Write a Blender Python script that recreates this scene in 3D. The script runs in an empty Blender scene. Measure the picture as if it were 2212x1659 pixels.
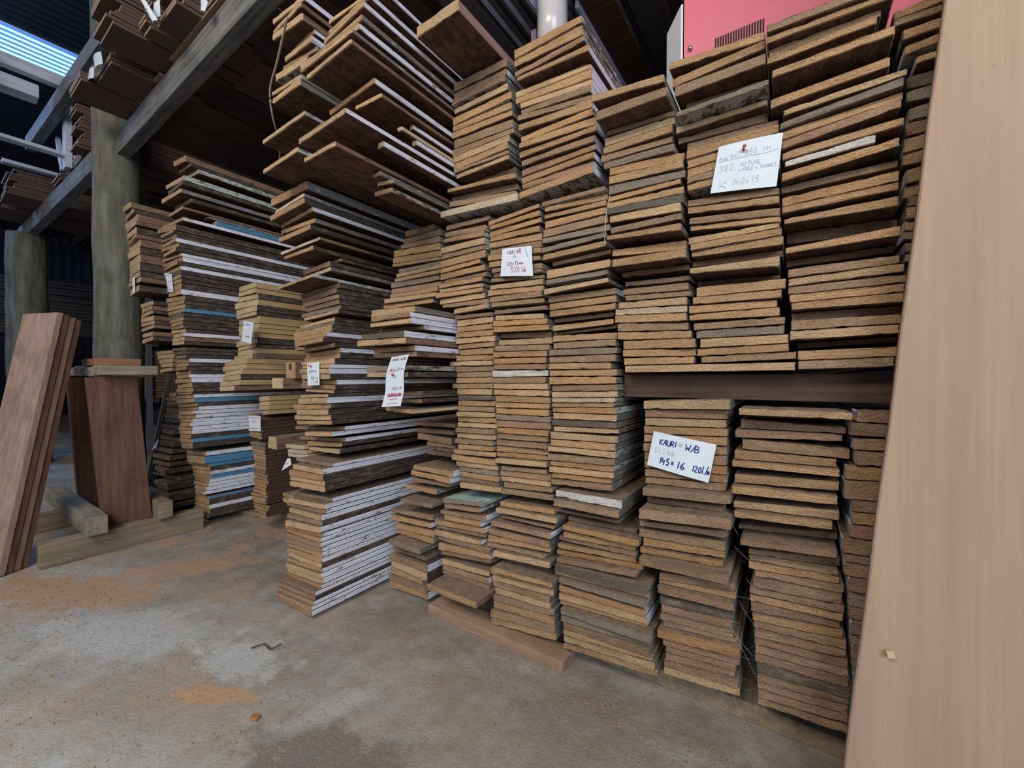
import bpy, bmesh, math, random
from mathutils import Vector, Matrix
random.seed(7)
C = bpy.context.scene.collection
# ------------------------------------------------------------------ camera
cd = bpy.data.cameras.new('camera'); cam = bpy.data.objects.new('camera', cd); C.objects.link(cam)
cd.sensor_fit = 'HORIZONTAL'; cd.sensor_width = 36.0; cd.lens = 892.0 / 2212.0 * 36.0
cd.clip_start = 0.02; cd.clip_end = 60
YAW = math.atan2(609, 892)
cam.location = (0, 0, 0.63)
cam.rotation_euler = (math.radians(90 - 0.93), 0, YAW)
bpy.context.scene.camera = cam
# ------------------------------------------------------------------ world, lights, exposure
w = bpy.data.worlds.new('world'); bpy.context.scene.world = w; w.use_nodes = True
w.node_tree.nodes['Background'].inputs[0].default_value = (0.62, 0.72, 0.95, 1)
w.node_tree.nodes['Background'].inputs[1].default_value = 0.42
def area(name, loc, target, size, energy, color):
    l = bpy.data.lights.new(name, 'AREA'); l.shape = 'RECTANGLE'; l.size = size[0]; l.size_y = size[1]
    l.energy = energy; l.color = color
    o = bpy.data.objects.new(name, l); C.objects.link(o); o.location = loc
    o.rotation_euler = (Vector(target) - Vector(loc)).to_track_quat('-Z', 'Y').to_euler()
    return o
area('doorway_daylight', (2.1, -2.2, 2.2), (-1.1, 0.8, 0.7), (2.2, 2.0), 128, (0.84, 0.90, 1.0))
area('warm_fill', (-0.5, -1.6, 2.5), (-0.3, 0.8, 0.5), (1.6, 0.5), 54, (1.0, 0.90, 0.76))  # warm fill added from above the front, not a lamp seen in the shed
area('roof_window_daylight', (-4.4, 0.0, 2.95), (-3.2, 0.5, 0.8), (0.5, 2.5), 38, (0.35, 0.55, 1.0))
sc = bpy.context.scene
sc.view_settings.view_transform = 'Standard'; sc.view_settings.look = 'None'
sc.view_settings.gamma = 1.0; sc.view_settings.use_curve_mapping = False
sc.view_settings.exposure = 0.0
# ------------------------------------------------------------------ materials
def nt(name):
    m = bpy.data.materials.new(name); m.use_nodes = True
    n = m.node_tree.nodes; b = n['Principled BSDF']; b.inputs['Roughness'].default_value = 0.85
    b.inputs['Specular IOR Level'].default_value = 0.25
    return m, n, m.node_tree.links, b
def node(n, t, **kw):
    x = n.new(t)
    for k, v in kw.items():
        if isinstance(v, (int, float, str, bool)) and hasattr(x, k): setattr(x, k, v)
    return x
def mixc(n, l, f, a, b, mode='MIX'):
    x = n.new('ShaderNodeMix'); x.data_type = 'RGBA'; x.blend_type = mode
    for i, v in ((0, f), (6, a), (7, b)):
        if isinstance(v, (int, float)): x.inputs[i].default_value = v
        elif isinstance(v, tuple): x.inputs[i].default_value = (*v, 1)
        else: l.new(v, x.inputs[i])
    return x.outputs[2]
def ramp(n, l, src, p0, p1, c0=(0, 0, 0), c1=(1, 1, 1)):
    r = n.new('ShaderNodeValToRGB'); l.new(src, r.inputs[0])
    r.color_ramp.elements[0].position = p0; r.color_ramp.elements[1].position = p1
    r.color_ramp.elements[0].color = (*c0, 1); r.color_ramp.elements[1].color = (*c1, 1)
    return r.outputs[0]
def coords(n, l, scale, rot=(0, 0, 0), obj_rand=True):
    tc = n.new('ShaderNodeTexCoord'); mp = n.new('ShaderNodeMapping')
    mp.inputs['Scale'].default_value = scale; mp.inputs['Rotation'].default_value = rot
    if obj_rand:
        oi = n.new('ShaderNodeObjectInfo'); vm = n.new('ShaderNodeVectorMath'); vm.operation = 'SCALE'
        cmb = n.new('ShaderNodeCombineXYZ')
        for i in range(3): l.new(oi.outputs['Random'], cmb.inputs[i])
        l.new(cmb.outputs[0], vm.inputs[0]); vm.inputs['Scale'].default_value = 37.0
        ad = n.new('ShaderNodeVectorMath'); l.new(tc.outputs['Object'], ad.inputs[0]); l.new(vm.outputs[0], ad.inputs[1])
        l.new(ad.outputs[0], mp.inputs[0])
    else: l.new(tc.outputs['Object'], mp.inputs[0])
    return mp.outputs[0]
def noise(n, l, vec, scale, detail=4, rough=0.6):
    x = n.new('ShaderNodeTexNoise'); x.inputs['Scale'].default_value = scale
    x.inputs['Detail'].default_value = detail; x.inputs['Roughness'].default_value = rough
    l.new(vec, x.inputs['Vector']); return x.outputs['Fac']
def bump(n, l, b, h, strength, dist):
    x = n.new('ShaderNodeBump'); x.inputs['Strength'].default_value = strength; x.inputs['Distance'].default_value = dist
    l.new(h, x.inputs['Height']); l.new(x.outputs[0], b.inputs['Normal'])
def mul(n, l, a, b):
    x = n.new('ShaderNodeMath'); x.operation = 'MULTIPLY'
    for i, v in enumerate((a, b)):
        if isinstance(v, (int, float)): x.inputs[i].default_value = v
        else: l.new(v, x.inputs[i])
    return x.outputs[0]
def end_grain():
    m, n, l, b = nt('sawn end grain')
    oi = n.new('ShaderNodeObjectInfo')
    saw = noise(n, l, coords(n, l, (150, 150, 420), (0, 0.95, 0)), 1.0, 3, 0.6)     # slanting saw marks
    pit = noise(n, l, coords(n, l, (330, 330, 330)), 1.0, 4, 0.7)
    patch = noise(n, l, coords(n, l, (14, 14, 30)), 1.0, 3)
    fine = noise(n, l, coords(n, l, (900, 900, 900)), 1.0, 2)
    c = mixc(n, l, ramp(n, l, saw, 0.34, 0.66), (0.84, 0.80, 0.76), (1.10, 1.09, 1.06))
    c = mixc(n, l, ramp(n, l, pit, 0.32, 0.52), mixc(n, l, 1.0, c, (0.78, 0.73, 0.68), 'MULTIPLY'), c)
    c = mixc(n, l, 1.0, oi.outputs['Color'], c, 'MULTIPLY')
    c = mixc(n, l, mul(n, l, ramp(n, l, patch, 0.46, 0.68), 0.6), c, mixc(n, l, 1.0, c, (0.64, 0.60, 0.60), 'MULTIPLY'))
    pale = noise(n, l, coords(n, l, (26, 26, 90), (0, 0.3, 0)), 1.0, 3)
    c = mixc(n, l, mul(n, l, ramp(n, l, pale, 0.56, 0.75), 0.4), c, (0.50, 0.39, 0.27))
    c = mixc(n, l, mul(n, l, ramp(n, l, fine, 0.62, 0.74), 0.16), c, (0.12, 0.085, 0.06))
    l.new(c, b.inputs['Base Color']); b.inputs['Roughness'].default_value = 0.95
    ad = n.new('ShaderNodeMath'); ad.operation = 'ADD'; l.new(pit, ad.inputs[0]); l.new(mul(n, l, saw, 0.8), ad.inputs[1])
    bump(n, l, b, ad.outputs[0], 1.0, 0.0042)
    return m
def long_side(name, base, chip=None, amount=0.0, stain=(0.10, 0.075, 0.055), rough=0.75):
    m, n, l, b = nt(name)
    g = noise(n, l, coords(n, l, (160, 6, 220)), 1.0, 5, 0.65)
    c = mixc(n, l, ramp(n, l, g, 0.3, 0.72), tuple(v * 0.72 for v in base), tuple(min(1, v * 1.15) for v in base))
    st = noise(n, l, coords(n, l, (22, 5, 40)), 1.0, 5, 0.7)
    c = mixc(n, l, mul(n, l, ramp(n, l, st, 0.55, 0.78), 0.55), c, stain)
    if chip:
        ch = noise(n, l, coords(n, l, (60, 26, 95)), 1.0, 7, 0.75)
        c = mixc(n, l, ramp(n, l, ch, 0.92 - amount - 0.015, 0.92 - amount + 0.02), c, chip)
    l.new(c, b.inputs['Base Color']); b.inputs['Roughness'].default_value = rough
    bump(n, l, b, g, 0.35, 0.0015)
    return m
SIDES = {
 'W': long_side('flaking white paint', (0.66, 0.68, 0.77), (0.20, 0.155, 0.125), 0.325, rough=0.5),
 'M': long_side('pale mint paint', (0.40, 0.47, 0.44), (0.15, 0.12, 0.09), 0.38, rough=0.55),
 'B': long_side('sky blue paint', (0.085, 0.24, 0.40), (0.06, 0.10, 0.14), 0.33, rough=0.5),
 'C': long_side('cream bare edge', (0.50, 0.38, 0.22)),
 'G': long_side('weathered grey edge', (0.16, 0.145, 0.12), (0.33, 0.33, 0.30), 0.34),
 'g': long_side('blue grey weathered edge', (0.16, 0.17, 0.175), (0.30, 0.32, 0.33), 0.35),
 'K': long_side('dark stained edge', (0.050, 0.040, 0.032), (0.12, 0.09, 0.065), 0.38),
 'k': long_side('dark brown milled edge', (0.075, 0.042, 0.028)),
 'N': long_side('bare brown edge', (0.21, 0.125, 0.08), (0.09, 0.06, 0.045), 0.36),
 'Y': long_side('fresh yellow timber side', (0.42, 0.29, 0.14)),
 'O': long_side('olive paint', (0.19, 0.165, 0.07), (0.08, 0.06, 0.04), 0.38),
 'P': long_side('peeling black tar', (0.06, 0.055, 0.05), (0.30, 0.27, 0.22), 0.44),
 'S': long_side('speckled white lichen edge', (0.42, 0.44, 0.42), (0.10, 0.10, 0.08), 0.47),
}
END = end_grain()
def dusty_top(name, base, dust, lo, hi):
    m, n, l, b = nt(name)
    g = noise(n, l, coords(n, l, (120, 5, 120)), 1.0, 5)
    d = noise(n, l, coords(n, l, (60, 60, 60)), 1.0, 5, 0.75)
    c = mixc(n, l, ramp(n, l, g, 0.3, 0.7), tuple(v * 0.7 for v in base), base)
    c = mixc(n, l, ramp(n, l, d, lo, hi), c, dust)
    l.new(c, b.inputs['Base Color']); b.inputs['Roughness'].default_value = 0.95
    bump(n, l, b, d, 0.8, 0.003)
    return m
TOP = dusty_top('dusty top face', (0.21, 0.15, 0.10), (0.26, 0.19, 0.13), 0.4, 0.6)
TOPMINT = dusty_top('mint painted top face', (0.42, 0.58, 0.54), (0.24, 0.17, 0.11), 0.56, 0.62)
BOTTOM = long_side('red brown underside', (0.13, 0.068, 0.042), (0.06, 0.035, 0.025), 0.42)
BOTTOMPALE = long_side('pale painted underside', (0.36, 0.35, 0.34), (0.10, 0.06, 0.04), 0.4)
def wood(name, a, b2, grain=(90, 4, 90), rough=0.8, bm=0.4, chipc=None):
    m, n, l, b = nt(name)
    g = noise(n, l, coords(n, l, grain), 1.0, 6, 0.65)
    s = noise(n, l, coords(n, l, (7, 7, 7)), 1.0, 4)
    c = mixc(n, l, ramp(n, l, g, 0.32, 0.68), a, b2)
    c = mixc(n, l, mul(n, l, ramp(n, l, s, 0.5, 0.75), 0.5), c, tuple(v * 0.45 for v in a))
    l.new(c, b.inputs['Base Color']); b.inputs['Roughness'].default_value = rough
    bump(n, l, b, g, bm, 0.002)
    return m
GREYBEAM = wood('weathered grey beam timber', (0.085, 0.083, 0.08), (0.23, 0.225, 0.215), (5, 90, 90))
POST = wood('grey round post', (0.075, 0.072, 0.055), (0.20, 0.195, 0.155), (26, 26, 4), bm=1.0)
RED = wood('red brown hardwood', (0.085, 0.042, 0.03), (0.17, 0.09, 0.06), (60, 60, 4))
PINKISH = wood('pinkish planed board', (0.25, 0.16, 0.12), (0.38, 0.27, 0.22), (60, 60, 3))
BEAMTAN = wood('old tan beam', (0.16, 0.125, 0.08), (0.30, 0.24, 0.16), (70, 4, 70))
SLAB = wood('rough split slab', (0.17, 0.15, 0.11), (0.40, 0.35, 0.26), (25, 4, 50), bm=1.0)
DARK = wood('dark stored timber', (0.028, 0.022, 0.022), (0.065, 0.05, 0.045))
DARKBR = wood('dark brown beam', (0.05, 0.03, 0.022), (0.10, 0.062, 0.045), (5, 90, 90))
FLOORB = long_side('milled floorboard edge', (0.10, 0.062, 0.052))
FLOOREND = long_side('milled floorboard end', (0.30, 0.21, 0.14))
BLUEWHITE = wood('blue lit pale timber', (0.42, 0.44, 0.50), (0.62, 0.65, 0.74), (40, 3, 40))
GREYMETAL = long_side('dull grey steel', (0.10, 0.10, 0.115), rough=0.45)
BRIGHTLINE = long_side('bright metal edge', (0.42, 0.46, 0.60), rough=0.4)
def plain(name, c, rough=0.6, spec=0.3, metal=0.0):
    m, n, l, b = nt(name); b.inputs['Base Color'].default_value = (*c, 1)
    b.inputs['Roughness'].default_value = rough; b.inputs['Specular IOR Level'].default_value = spec
    b.inputs['Metallic'].default_value = metal
    t = noise(n, l, coords(n, l, (30, 30, 30)), 1.0, 3)
    l.new(mixc(n, l, ramp(n, l, t, 0.3, 0.7), tuple(v * 0.93 for v in c), tuple(min(1, v * 1.03) for v in c)), b.inputs['Base Color'])
    return m
PAPER = plain('white card paper', (0.63, 0.70, 0.755), 0.7)
INKS = {'r': plain('red ink', (0.36, 0.02, 0.04)), 'b': plain('blue ink', (0.008, 0.025, 0.17)),
        'p': plain('faint pencil', (0.47, 0.50, 0.56)), 'v': plain('faded violet ink', (0.40, 0.42, 0.58)), 'd': plain('dark ink', (0.05, 0.05, 0.08)),
        'y': plain('yellow marker', (0.75, 0.72, 0.25)), 's': plain('grey smudge', (0.42, 0.43, 0.47))}
PIN = plain('red plastic', (0.55, 0.03, 0.025), 0.3, 0.5)
# concrete floor with sawdust
def floor_mat():
    m, n, l, b = nt('dusty concrete')
    c0 = coords(n, l, (1, 1, 1), obj_rand=False)
    big = noise(n, l, c0, 2.6, 6, 0.68); mid = noise(n, l, c0, 11, 7, 0.75); fine = noise(n, l, c0, 160, 3, 0.7)
    c = mixc(n, l, ramp(n, l, big, 0.40, 0.60), (0.34, 0.325, 0.29), (0.47, 0.485, 0.49))
    c = mixc(n, l, mul(n, l, ramp(n, l, mid, 0.45, 0.72), 0.65), c, (0.33, 0.275, 0.205))
    # brown dirt near the stacks
    sp = n.new('ShaderNodeSeparateXYZ'); l.new(c0, sp.inputs[0])
    mr = n.new('ShaderNodeMapRange'); l.new(sp.outputs[1], mr.inputs[0])
    mr.inputs[1].default_value = 0.12; mr.inputs[2].default_value = 0.72
    dirt = mul(n, l, mr.outputs[0], ramp(n, l, noise(n, l, c0, 5, 6, 0.7), 0.28, 0.56))
    c = mixc(n, l, mul(n, l, dirt, 0.85), c, (0.19, 0.145, 0.105))
    # sawdust drifts
    sd = noise(n, l, coords(n, l, (2.0, 4.5, 1), (0, 0, 0.5), obj_rand=False), 1.0, 6, 0.72)
    mx = n.new('ShaderNodeMapRange'); l.new(sp.outputs[0], mx.inputs[0])
    mx.inputs[1].default_value = -0.3; mx.inputs[2].default_value = -1.8
    c = mixc(n, l, mul(n, l, ramp(n, l, sd, 0.50, 0.60), mx.outputs[0]), c, (0.43, 0.30, 0.20))
    warp = noise(n, l, c0, 14, 6, 0.75)
    def blob(x, y, rx, ry, rot, col, amt):
        nonlocal c
        mp = n.new('ShaderNodeMapping'); mp.vector_type = 'TEXTURE'
        mp.inputs['Location'].default_value = (x, y, 0); mp.inputs['Rotation'].default_value = (0, 0, rot); mp.inputs['Scale'].default_value = (rx, ry, 1)
        tcw = n.new('ShaderNodeTexCoord'); l.new(tcw.outputs['Object'], mp.inputs[0])
        ln = n.new('ShaderNodeVectorMath'); ln.operation = 'LENGTH'; l.new(mp.outputs[0], ln.inputs[0])
        sm_ = n.new('ShaderNodeMath'); sm_.operation = 'MULTIPLY_ADD'; l.new(warp, sm_.inputs[0]); sm_.inputs[1].default_value = 3.2; l.new(ln.outputs['Value'], sm_.inputs[2])
        mr_ = n.new('ShaderNodeMapRange'); l.new(sm_.outputs[0], mr_.inputs[0])
        mr_.inputs[1].default_value = 2.75; mr_.inputs[2].default_value = 2.25; mr_.inputs[3].default_value = 0; mr_.inputs[4].default_value = amt
        c = mixc(n, l, mr_.outputs[0], c, col)
    blob(-0.62, 0.38, 0.16, 0.08, 0.3, (0.17, 0.145, 0.12), 0.8)      # damp dark stain
    blob(-1.02, 0.42, 0.12, 0.07, 0.2, (0.50, 0.52, 0.53), 0.7)       # worn pale patches
    blob(-0.72, 0.45, 0.03, 0.10, -0.3, (0.46, 0.465, 0.46), 0.4)
    blob(-1.35, 0.30, 0.25, 0.10, 0.4, (0.50, 0.52, 0.53), 0.6)
    blob(-1.78, 0.24, 0.34, 0.10, 0.55, (0.46, 0.30, 0.185), 0.95)    # sawdust drifts
    blob(-1.66, 0.50, 0.22, 0.06, 0.8, (0.46, 0.30, 0.185), 0.85)
    blob(-0.945, 0.335, 0.09, 0.025, 0.5, (0.48, 0.31, 0.18), 0.95)
    sp2 = noise(n, l, c0, 70, 3, 0.8)
    c = mixc(n, l, mul(n, l, ramp(n, l, sp2, 0.66, 0.70), 0.7), c, (0.07, 0.055, 0.045))
    c = mixc(n, l, mul(n, l, ramp(n, l, fine, 0.5, 0.8), 0.25), c, (0.42, 0.40, 0.37))
    l.new(c, b.inputs['Base Color']); b.inputs['Roughness'].default_value = 0.9
    a = n.new('ShaderNodeMath'); a.operation = 'ADD'; l.new(mul(n, l, mid, 1.4), a.inputs[0]); l.new(mul(n, l, fine, 0.25), a.inputs[1])
    bump(n, l, b, a.outputs[0], 0.7, 0.006)
    return m
# ------------------------------------------------------------------ helpers
def tag(o, label=None, cat=None, group=None, kind=None):
    if label: o['label'] = label
    if cat: o['category'] = cat
    if group: o['group'] = group
    if kind: o['kind'] = kind
    return o
def link(name, verts, faces, mats, idx=None, parent=None, origin=None, smooth=False):
    me = bpy.data.meshes.new(name)
    o0 = Vector(origin) if origin else Vector((0, 0, 0))
    me.from_pydata([Vector(v) - o0 for v in verts], [], faces)
    for m in (mats if isinstance(mats, (list, tuple)) else [mats]): me.materials.append(m)
    if idx: me.polygons.foreach_set('material_index', idx)
    if smooth: me.polygons.foreach_set('use_smooth', [True] * len(me.polygons))
    me.update()
    o = bpy.data.objects.new(name, me); C.objects.link(o)
    o.location = o0
    if parent:
        o.parent = parent; o.location = o0 - Vector(parent.location)
    return o
def empty(name, loc):
    o = bpy.data.objects.new(name, None); C.objects.link(o); o.location = loc; o.empty_display_size = 0.05
    return o
BOXF = [(0, 1, 2, 3), (7, 6, 5, 4), (0, 4, 5, 1), (1, 5, 6, 2), (2, 6, 7, 3), (3, 7, 4, 0)]
def obox(name, o, ax, ay, az, mat, parent=None, bev=0.0015, jit=0.0, seg=1):
    """box from corner o along three edge vectors, with eased edges and a few cuts along its longest edge"""
    o, ax, ay, az = map(Vector, (o, ax, ay, az))
    bm = bmesh.new()
    vs = [bm.verts.new(o + p) for p in (Vector((0, 0, 0)), ax, ax + ay, ay, az, az + ax, az + ax + ay, az + ay)]
    for f in ((3, 2, 1, 0), (4, 5, 6, 7), (0, 1, 5, 4), (1, 2, 6, 5), (2, 3, 7, 6), (3, 0, 4, 7)):
        bm.faces.new([vs[i] for i in f])
    bmesh.ops.recalc_face_normals(bm, faces=bm.faces)
    if seg > 1:
        d = max((ax, ay, az), key=lambda v: v.length).normalized()
        es = [e for e in bm.edges if abs((e.verts[0].co - e.verts[1].co).normalized().dot(d)) > 0.99]
        bmesh.ops.subdivide_edges(bm, edges=es, cuts=seg, use_grid_fill=True)
    if jit:
        for v in bm.verts: v.co += Vector([random.uniform(-jit, jit) for _ in range(3)])
    if bev: bmesh.ops.bevel(bm, geom=[e for e in bm.edges if e.calc_face_angle(0) > 0.5], offset=bev, segments=2, affect='EDGES', profile=0.6)
    me = bpy.data.meshes.new(name)
    c = o + (ax + ay + az) / 2
    bmesh.ops.translate(bm, verts=bm.verts, vec=-c)
    bm.to_mesh(me); bm.free(); me.materials.append(mat)
    ob = bpy.data.objects.new(name, me); C.objects.link(ob); ob.location = c
    if parent: ob.parent = parent; ob.location = c - Vector(parent.location)
    return ob
def box(name, x0, x1, y0, y1, z0, z1, mat, parent=None, **k):
    return obox(name, (x0, y0, z0), (x1 - x0, 0, 0), (0, y1 - y0, 0), (0, 0, z1 - z0), mat, parent, **k)
def tube(name, pts, radii, mat, parent=None, n=14, origin=None, caps=True, wob=0.0):
    pts = [Vector(p) for p in pts]
    if not isinstance(radii, (list, tuple)): radii = [radii] * len(pts)
    V = []; Fs = []
    for i, p in enumerate(pts):
        d = (pts[min(i + 1, len(pts) - 1)] - pts[max(i - 1, 0)]).normalized()
        a = d.orthogonal().normalized() if abs(d.z) < 0.9 else (Vector((1, 0, 0)) - d * d.x).normalized()
        b = d.cross(a)
        for k in range(n):
            t = 2 * math.pi * k / n
            r = radii[i] * (1 + random.uniform(-wob, wob))
            V.append(p + (a * math.cos(t) + b * math.sin(t)) * r)
    for i in range(len(pts) - 1):
        for k in range(n):
            k2 = (k + 1) % n
            Fs.append((i * n + k, i * n + k2, (i + 1) * n + k2, (i + 1) * n + k))
    if caps: Fs.append(tuple(range(n - 1, -1, -1))); Fs.append(tuple((len(pts) - 1) * n + k for k in range(n)))
    return link(name, V, Fs, mat, parent=parent, origin=origin or pts[0], smooth=True)

# ------------------------------------------------------------------ the shed
fl = link('floor', [(-11, -5, 0), (4, -5, 0), (4, 7, 0), (-11, 7, 0), (-11, -5, -.1), (4, -5, -.1), (4, 7, -.1), (-11, 7, -.1)],
          [(0, 1, 2, 3), (7, 6, 5, 4), (0, 4, 5, 1), (1, 5, 6, 2), (2, 6, 7, 3), (3, 7, 4, 0)], floor_mat())
tag(fl, kind='structure')
IRON = long_side('dark corrugated iron', (0.035, 0.045, 0.065), rough=0.5)
def corrugated(name, p, u, v, pitch, amp, mat, kind='structure', nrm=(0, 0, 1)):
    p, u, v, nrm = map(Vector, (p, u, v, nrm)); cnt = int(u.length / pitch) * 4; V = []; Fs = []
    for i in range(cnt + 1):
        q = p + u * (i / cnt) + nrm * (amp * math.sin(i * math.pi / 2))
        V += [q, q + v]
    for i in range(cnt): Fs.append((2 * i, 2 * i + 2, 2 * i + 3, 2 * i + 1))
    o = link(name, V, Fs, mat, origin=p, smooth=True)
    sm = o.modifiers.new('thick', 'SOLIDIFY'); sm.thickness = 0.004
    return tag(o, kind=kind)
corrugated('wall_left', (-10.5, -5, 0), (0, 12, 0), (0, 0, 3.3), 0.12, 0.012, IRON, nrm=(1, 0, 0))
corrugated('wall_back', (-10.5, 6.5, 0), (14, 0, 0), (0, 0, 3.3), 0.12, 0.012, IRON, nrm=(0, 1, 0))
# roof in two pieces beside the translucent strip
corrugated('ceiling', (-4.42, -5, 3.02), (8.0, 0, 0), (0, 11.5, 0.02), 0.076, 0.009, IRON)
corrugated('ceiling', (-10.5, -5, 3.02), (5.58, 0, 0), (0, 11.5, 0.02), 0.076, 0.009, IRON)
corrugated('ceiling', (-4.92, 0.80, 3.02), (0.5, 0, 0), (0, 5.7, 0.01), 0.076, 0.009, IRON)
m, n, l, b = nt('translucent roofing lit by the sky')
b.inputs['Base Color'].default_value = (0.1, 0.2, 0.5, 1)
b.inputs['Emission Color'].default_value = (0.06, 0.25, 0.95, 1); b.inputs['Emission Strength'].default_value = 0.9
SKYB = m
m, n, l, b = nt('bright roofing crest lit by the sky')
b.inputs['Emission Color'].default_value = (0.42, 0.86, 1.0, 1); b.inputs['Emission Strength'].default_value = 1.5
SKYC = m
V = []; Fs = []; ids = []
prof = []
for i in range(8):
    x = -4.92 + i * 0.0625
    prof += [(x, 0.0), (x + 0.010, 0.012), (x + 0.045, 0.012), (x + 0.055, 0.0)]
prof.append((-4.42, 0.0))
for x, dz in prof: V += [(x, -4.5, 3.02 - dz), (x, 0.80, 3.02 - dz)]
for i in range(len(prof) - 1):
    Fs.append((2 * i, 2 * i + 1, 2 * i + 3, 2 * i + 2)); ids.append(1 if i % 4 == 1 else 0)
tag(link('window_1', V, Fs, [SKYB, SKYC], ids, origin=(-4.7, 0, 3.02)), kind='structure')
for i, yy in enumerate((1.6, 3.6)):
    tag(box('trim_%d' % (i + 1), -10, 3.5, yy, yy + 0.06, 2.82, 2.98, DARK), kind='structure')

# round posts
def post(x, y, r, label, lean=0.0, top=3.0):
    o = tube('post', [(x + lean * z + 0.006 * math.sin(z * 5), y, z) for z in [i * top / 16 for i in range(17)]],
             [r * (1.06 - 0.10 * i / 16) * (1 + 0.03 * math.sin(i * 1.9)) for i in range(17)], POST, n=22, wob=0.025)
    tag(o, label, 'post')
post(-2.88, 0.62, 0.092, 'stout grey round timber post behind the block stand', 0.004)
post(-4.62, 0.50, 0.105, 'farther grey round timber post near the corrugated wall', 0.01, 1.66)
# rack beam on the posts
t = tag(obox('rack_beam', (-2.80, 0.60, 1.735), (2.05, 0, 0.02), (0, 0.05, 0), (0, 0, 0.105), GREYBEAM, bev=0.003, seg=12, jit=0.0012),
        'weathered grey beam rising from the stout round post over the stacks', 'beam', 'rack beams between the round posts')
t = tag(obox('rack_beam', (-5.4, 0.47, 1.64), (2.43, 0.07, 0.04), (0, 0.05, 0), (0, 0, 0.10), GREYBEAM, bev=0.003, seg=12, jit=0.0012),
        'weathered grey beam running from the stout post back to the farther post', 'beam', 'rack beams between the round posts')
# thin dunnage strips on the beam
for k, (x, wd) in enumerate(((-2.55, 0.42), (-2.02, 0.5), (-1.45, 0.4))):
    tag(obox('packing_strip', (x, 0.592, 1.843 + 0.012 * (k % 2) + 0.01), (wd, 0, 0.004), (0, 0.03, 0), (0, 0, 0.006), FLOOREND, bev=0),
        ['thin packing strip on the beam next to the stout post', 'thin packing strip midway along the near rack beam', 'thin packing strip at the stack end of the near rack beam'][k], 'strip', 'packing strips on the rack beam')

# ------------------------------------------------------------------ board stacks
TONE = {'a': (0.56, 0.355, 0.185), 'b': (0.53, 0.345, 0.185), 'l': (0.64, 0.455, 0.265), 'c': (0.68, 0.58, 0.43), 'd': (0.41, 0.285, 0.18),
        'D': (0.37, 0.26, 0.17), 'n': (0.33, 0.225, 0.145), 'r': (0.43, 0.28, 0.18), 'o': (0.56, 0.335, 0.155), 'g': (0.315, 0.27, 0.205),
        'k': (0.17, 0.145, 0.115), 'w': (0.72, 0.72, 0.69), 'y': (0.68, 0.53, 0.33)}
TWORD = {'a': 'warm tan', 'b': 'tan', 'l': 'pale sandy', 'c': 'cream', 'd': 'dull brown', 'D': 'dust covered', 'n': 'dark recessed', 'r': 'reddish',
         'o': 'orange tan', 'g': 'grey', 'k': 'blackish', 'w': 'white smeared', 'y': 'yellow'}
SWORD = {'W': 'white-sided', 'B': 'blue-sided', 'M': 'mint-sided', 'K': 'dark-sided', 'G': 'grey-sided', 'g': 'grey-sided', 'N': 'brown-sided',
         'O': 'olive-sided', 'C': 'cream-sided', 'Y': 'yellow-sided', 'P': 'tar-sided', 'S': 'speckle-sided', 'k': 'brown-sided'}
ORD = ['', 'first', 'second', 'third', 'fourth', 'fifth', 'sixth', 'seventh', 'eighth', 'ninth', 'tenth', 'eleventh', 'twelfth', 'thirteenth',
       'fourteenth', 'fifteenth', 'sixteenth', 'seventeenth', 'eighteenth', 'nineteenth', 'twentieth']
TENS = {2: 'twenty', 3: 'thirty', 4: 'forty'}
def ordinal(k):
    if k <= 20: return ORD[k]
    if k % 10 == 0: return {30: 'thirtieth', 40: 'fortieth'}[k]
    return TENS[k // 10] + '-' + ORD[k % 10]
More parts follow.
